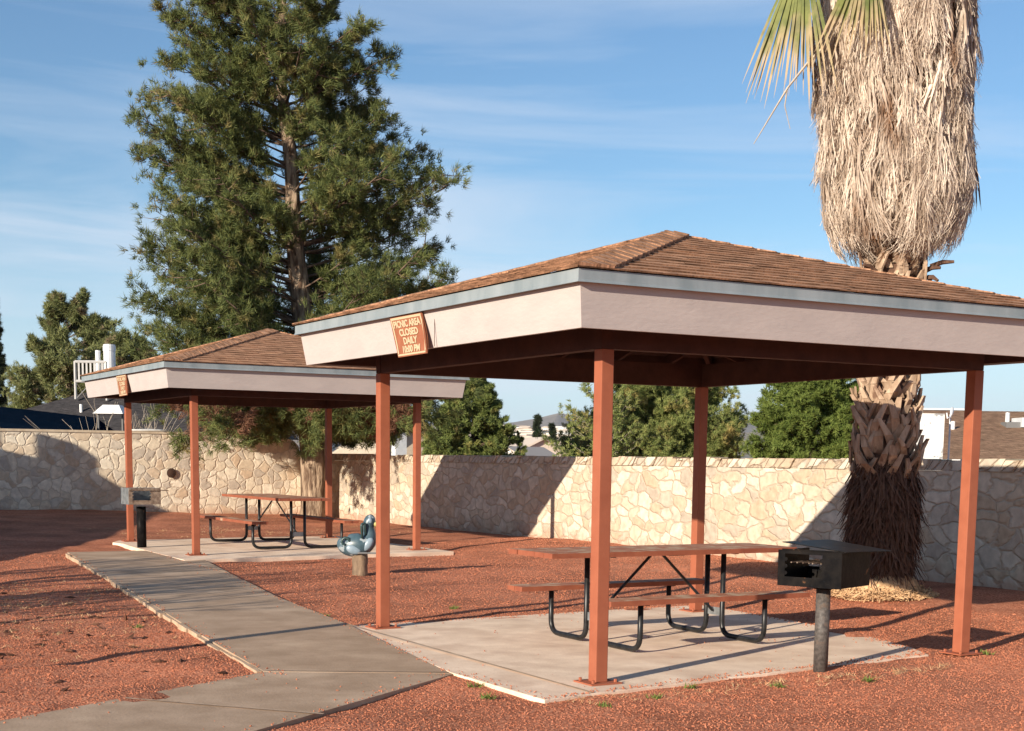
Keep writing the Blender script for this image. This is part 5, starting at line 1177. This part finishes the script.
# triangulated by columns
cols = [(prof2[k], prof2[k+1]) for k in range(1, len(prof2)-2)]
for (ya, za), (yb, zb2) in cols:
    if abs(yb-ya) < 1e-3: 
        q.face([(0, ya-14, min(za, zb2)), (0, ya-14, max(za, zb2)), (-.15, ya-14, max(za, zb2)), (-.15, ya-14, min(za, zb2))]); continue
    q.face([(0, ya-14, -.2), (0, yb-14, -.2), (0, yb-14, zb2), (0, ya-14, za)]); q.face([(-.15, yb-14, -.2), (-.15, ya-14, -.2), (-.15, ya-14, za), (-.15, yb-14, zb2)])
    q.face([(0, ya-14, za), (0, yb-14, zb2), (-.15, yb-14, zb2), (-.15, ya-14, za)])
q.build('shadow_parapet', M['stucco'], nb_)
q = MB(); q.box((-5, -2.9, -.2), (-.16, 14.8, 1.1)); q.box((-5, 4.9, 1.1), (-.16, 14.8, 2.7)); q.build('wall', M['stucco'], nb_)
q = MB(); q.box((-5.2, -3.0, 1.11), (-.17, 4.8, 1.2)); q.box((-5.2, 4.8, 2.71), (-.17, 14.9, 2.8)); q.build('roof', M['greyshingle'], nb_)
pl = empty('lamp_post', (-6.75, 1.27, -.05), 'thin steel lamp post standing left of the walkway', 'lamp post'); q = MB(); q.tube([(0, 0, -.1), (0, 0, 4.35)], [.075, .06], 10); q.build('shaft', M['pole'], pl); q = MB(); q.box((-.08, -.12, 4.35), (.08, .12, 4.40)); q.build('lamp_head', M['pole'], pl)
bare('bare_tree', 'leafless young tree standing left of the walkway', 'tree', (-7.3, 4.6, -.05), 5, 3.4, .6, .06, 8, m='barkdark', lv=4, fork=3)
bare('bare_tree', 'second leafless tree further back left of the walkway', 'tree', (-7.9, 7.4, -.0), 5, 3.6, .55, .065, 18, m='barkdark', lv=4, fork=3)
bare('bare_tree', 'third leafless tree with crooked stems nearest the walkway at the left', 'tree', (-6.9, 5.9, -.05), 6, 3.3, .5, .06, 28, m='barkdark', lv=4, fork=3)

# ------------------------------------------------------------------ the air
q = MB(); q.box((-7600, -7600, -6), (7600, 7600, 190)); hz = q.build('haze', bpy.data.materials.new('air')); tag(hz, 'thin pale air that fades the far hills and town', kind='stuff')
hm = hz.data.materials[0]; hm.use_nodes = True; hn = hm.node_tree.nodes; hn.remove(hn['Principled BSDF'])
pv = hn.new('ShaderNodeVolumePrincipled'); pv.inputs['Color'].default_value = (0.86, 0.92, 1.0, 1); pv.inputs['Density'].default_value = 0.00005; pv.inputs['Anisotropy'].default_value = 0.2
hm.node_tree.links.new(pv.outputs[0], hn['Material Output'].inputs['Volume'])
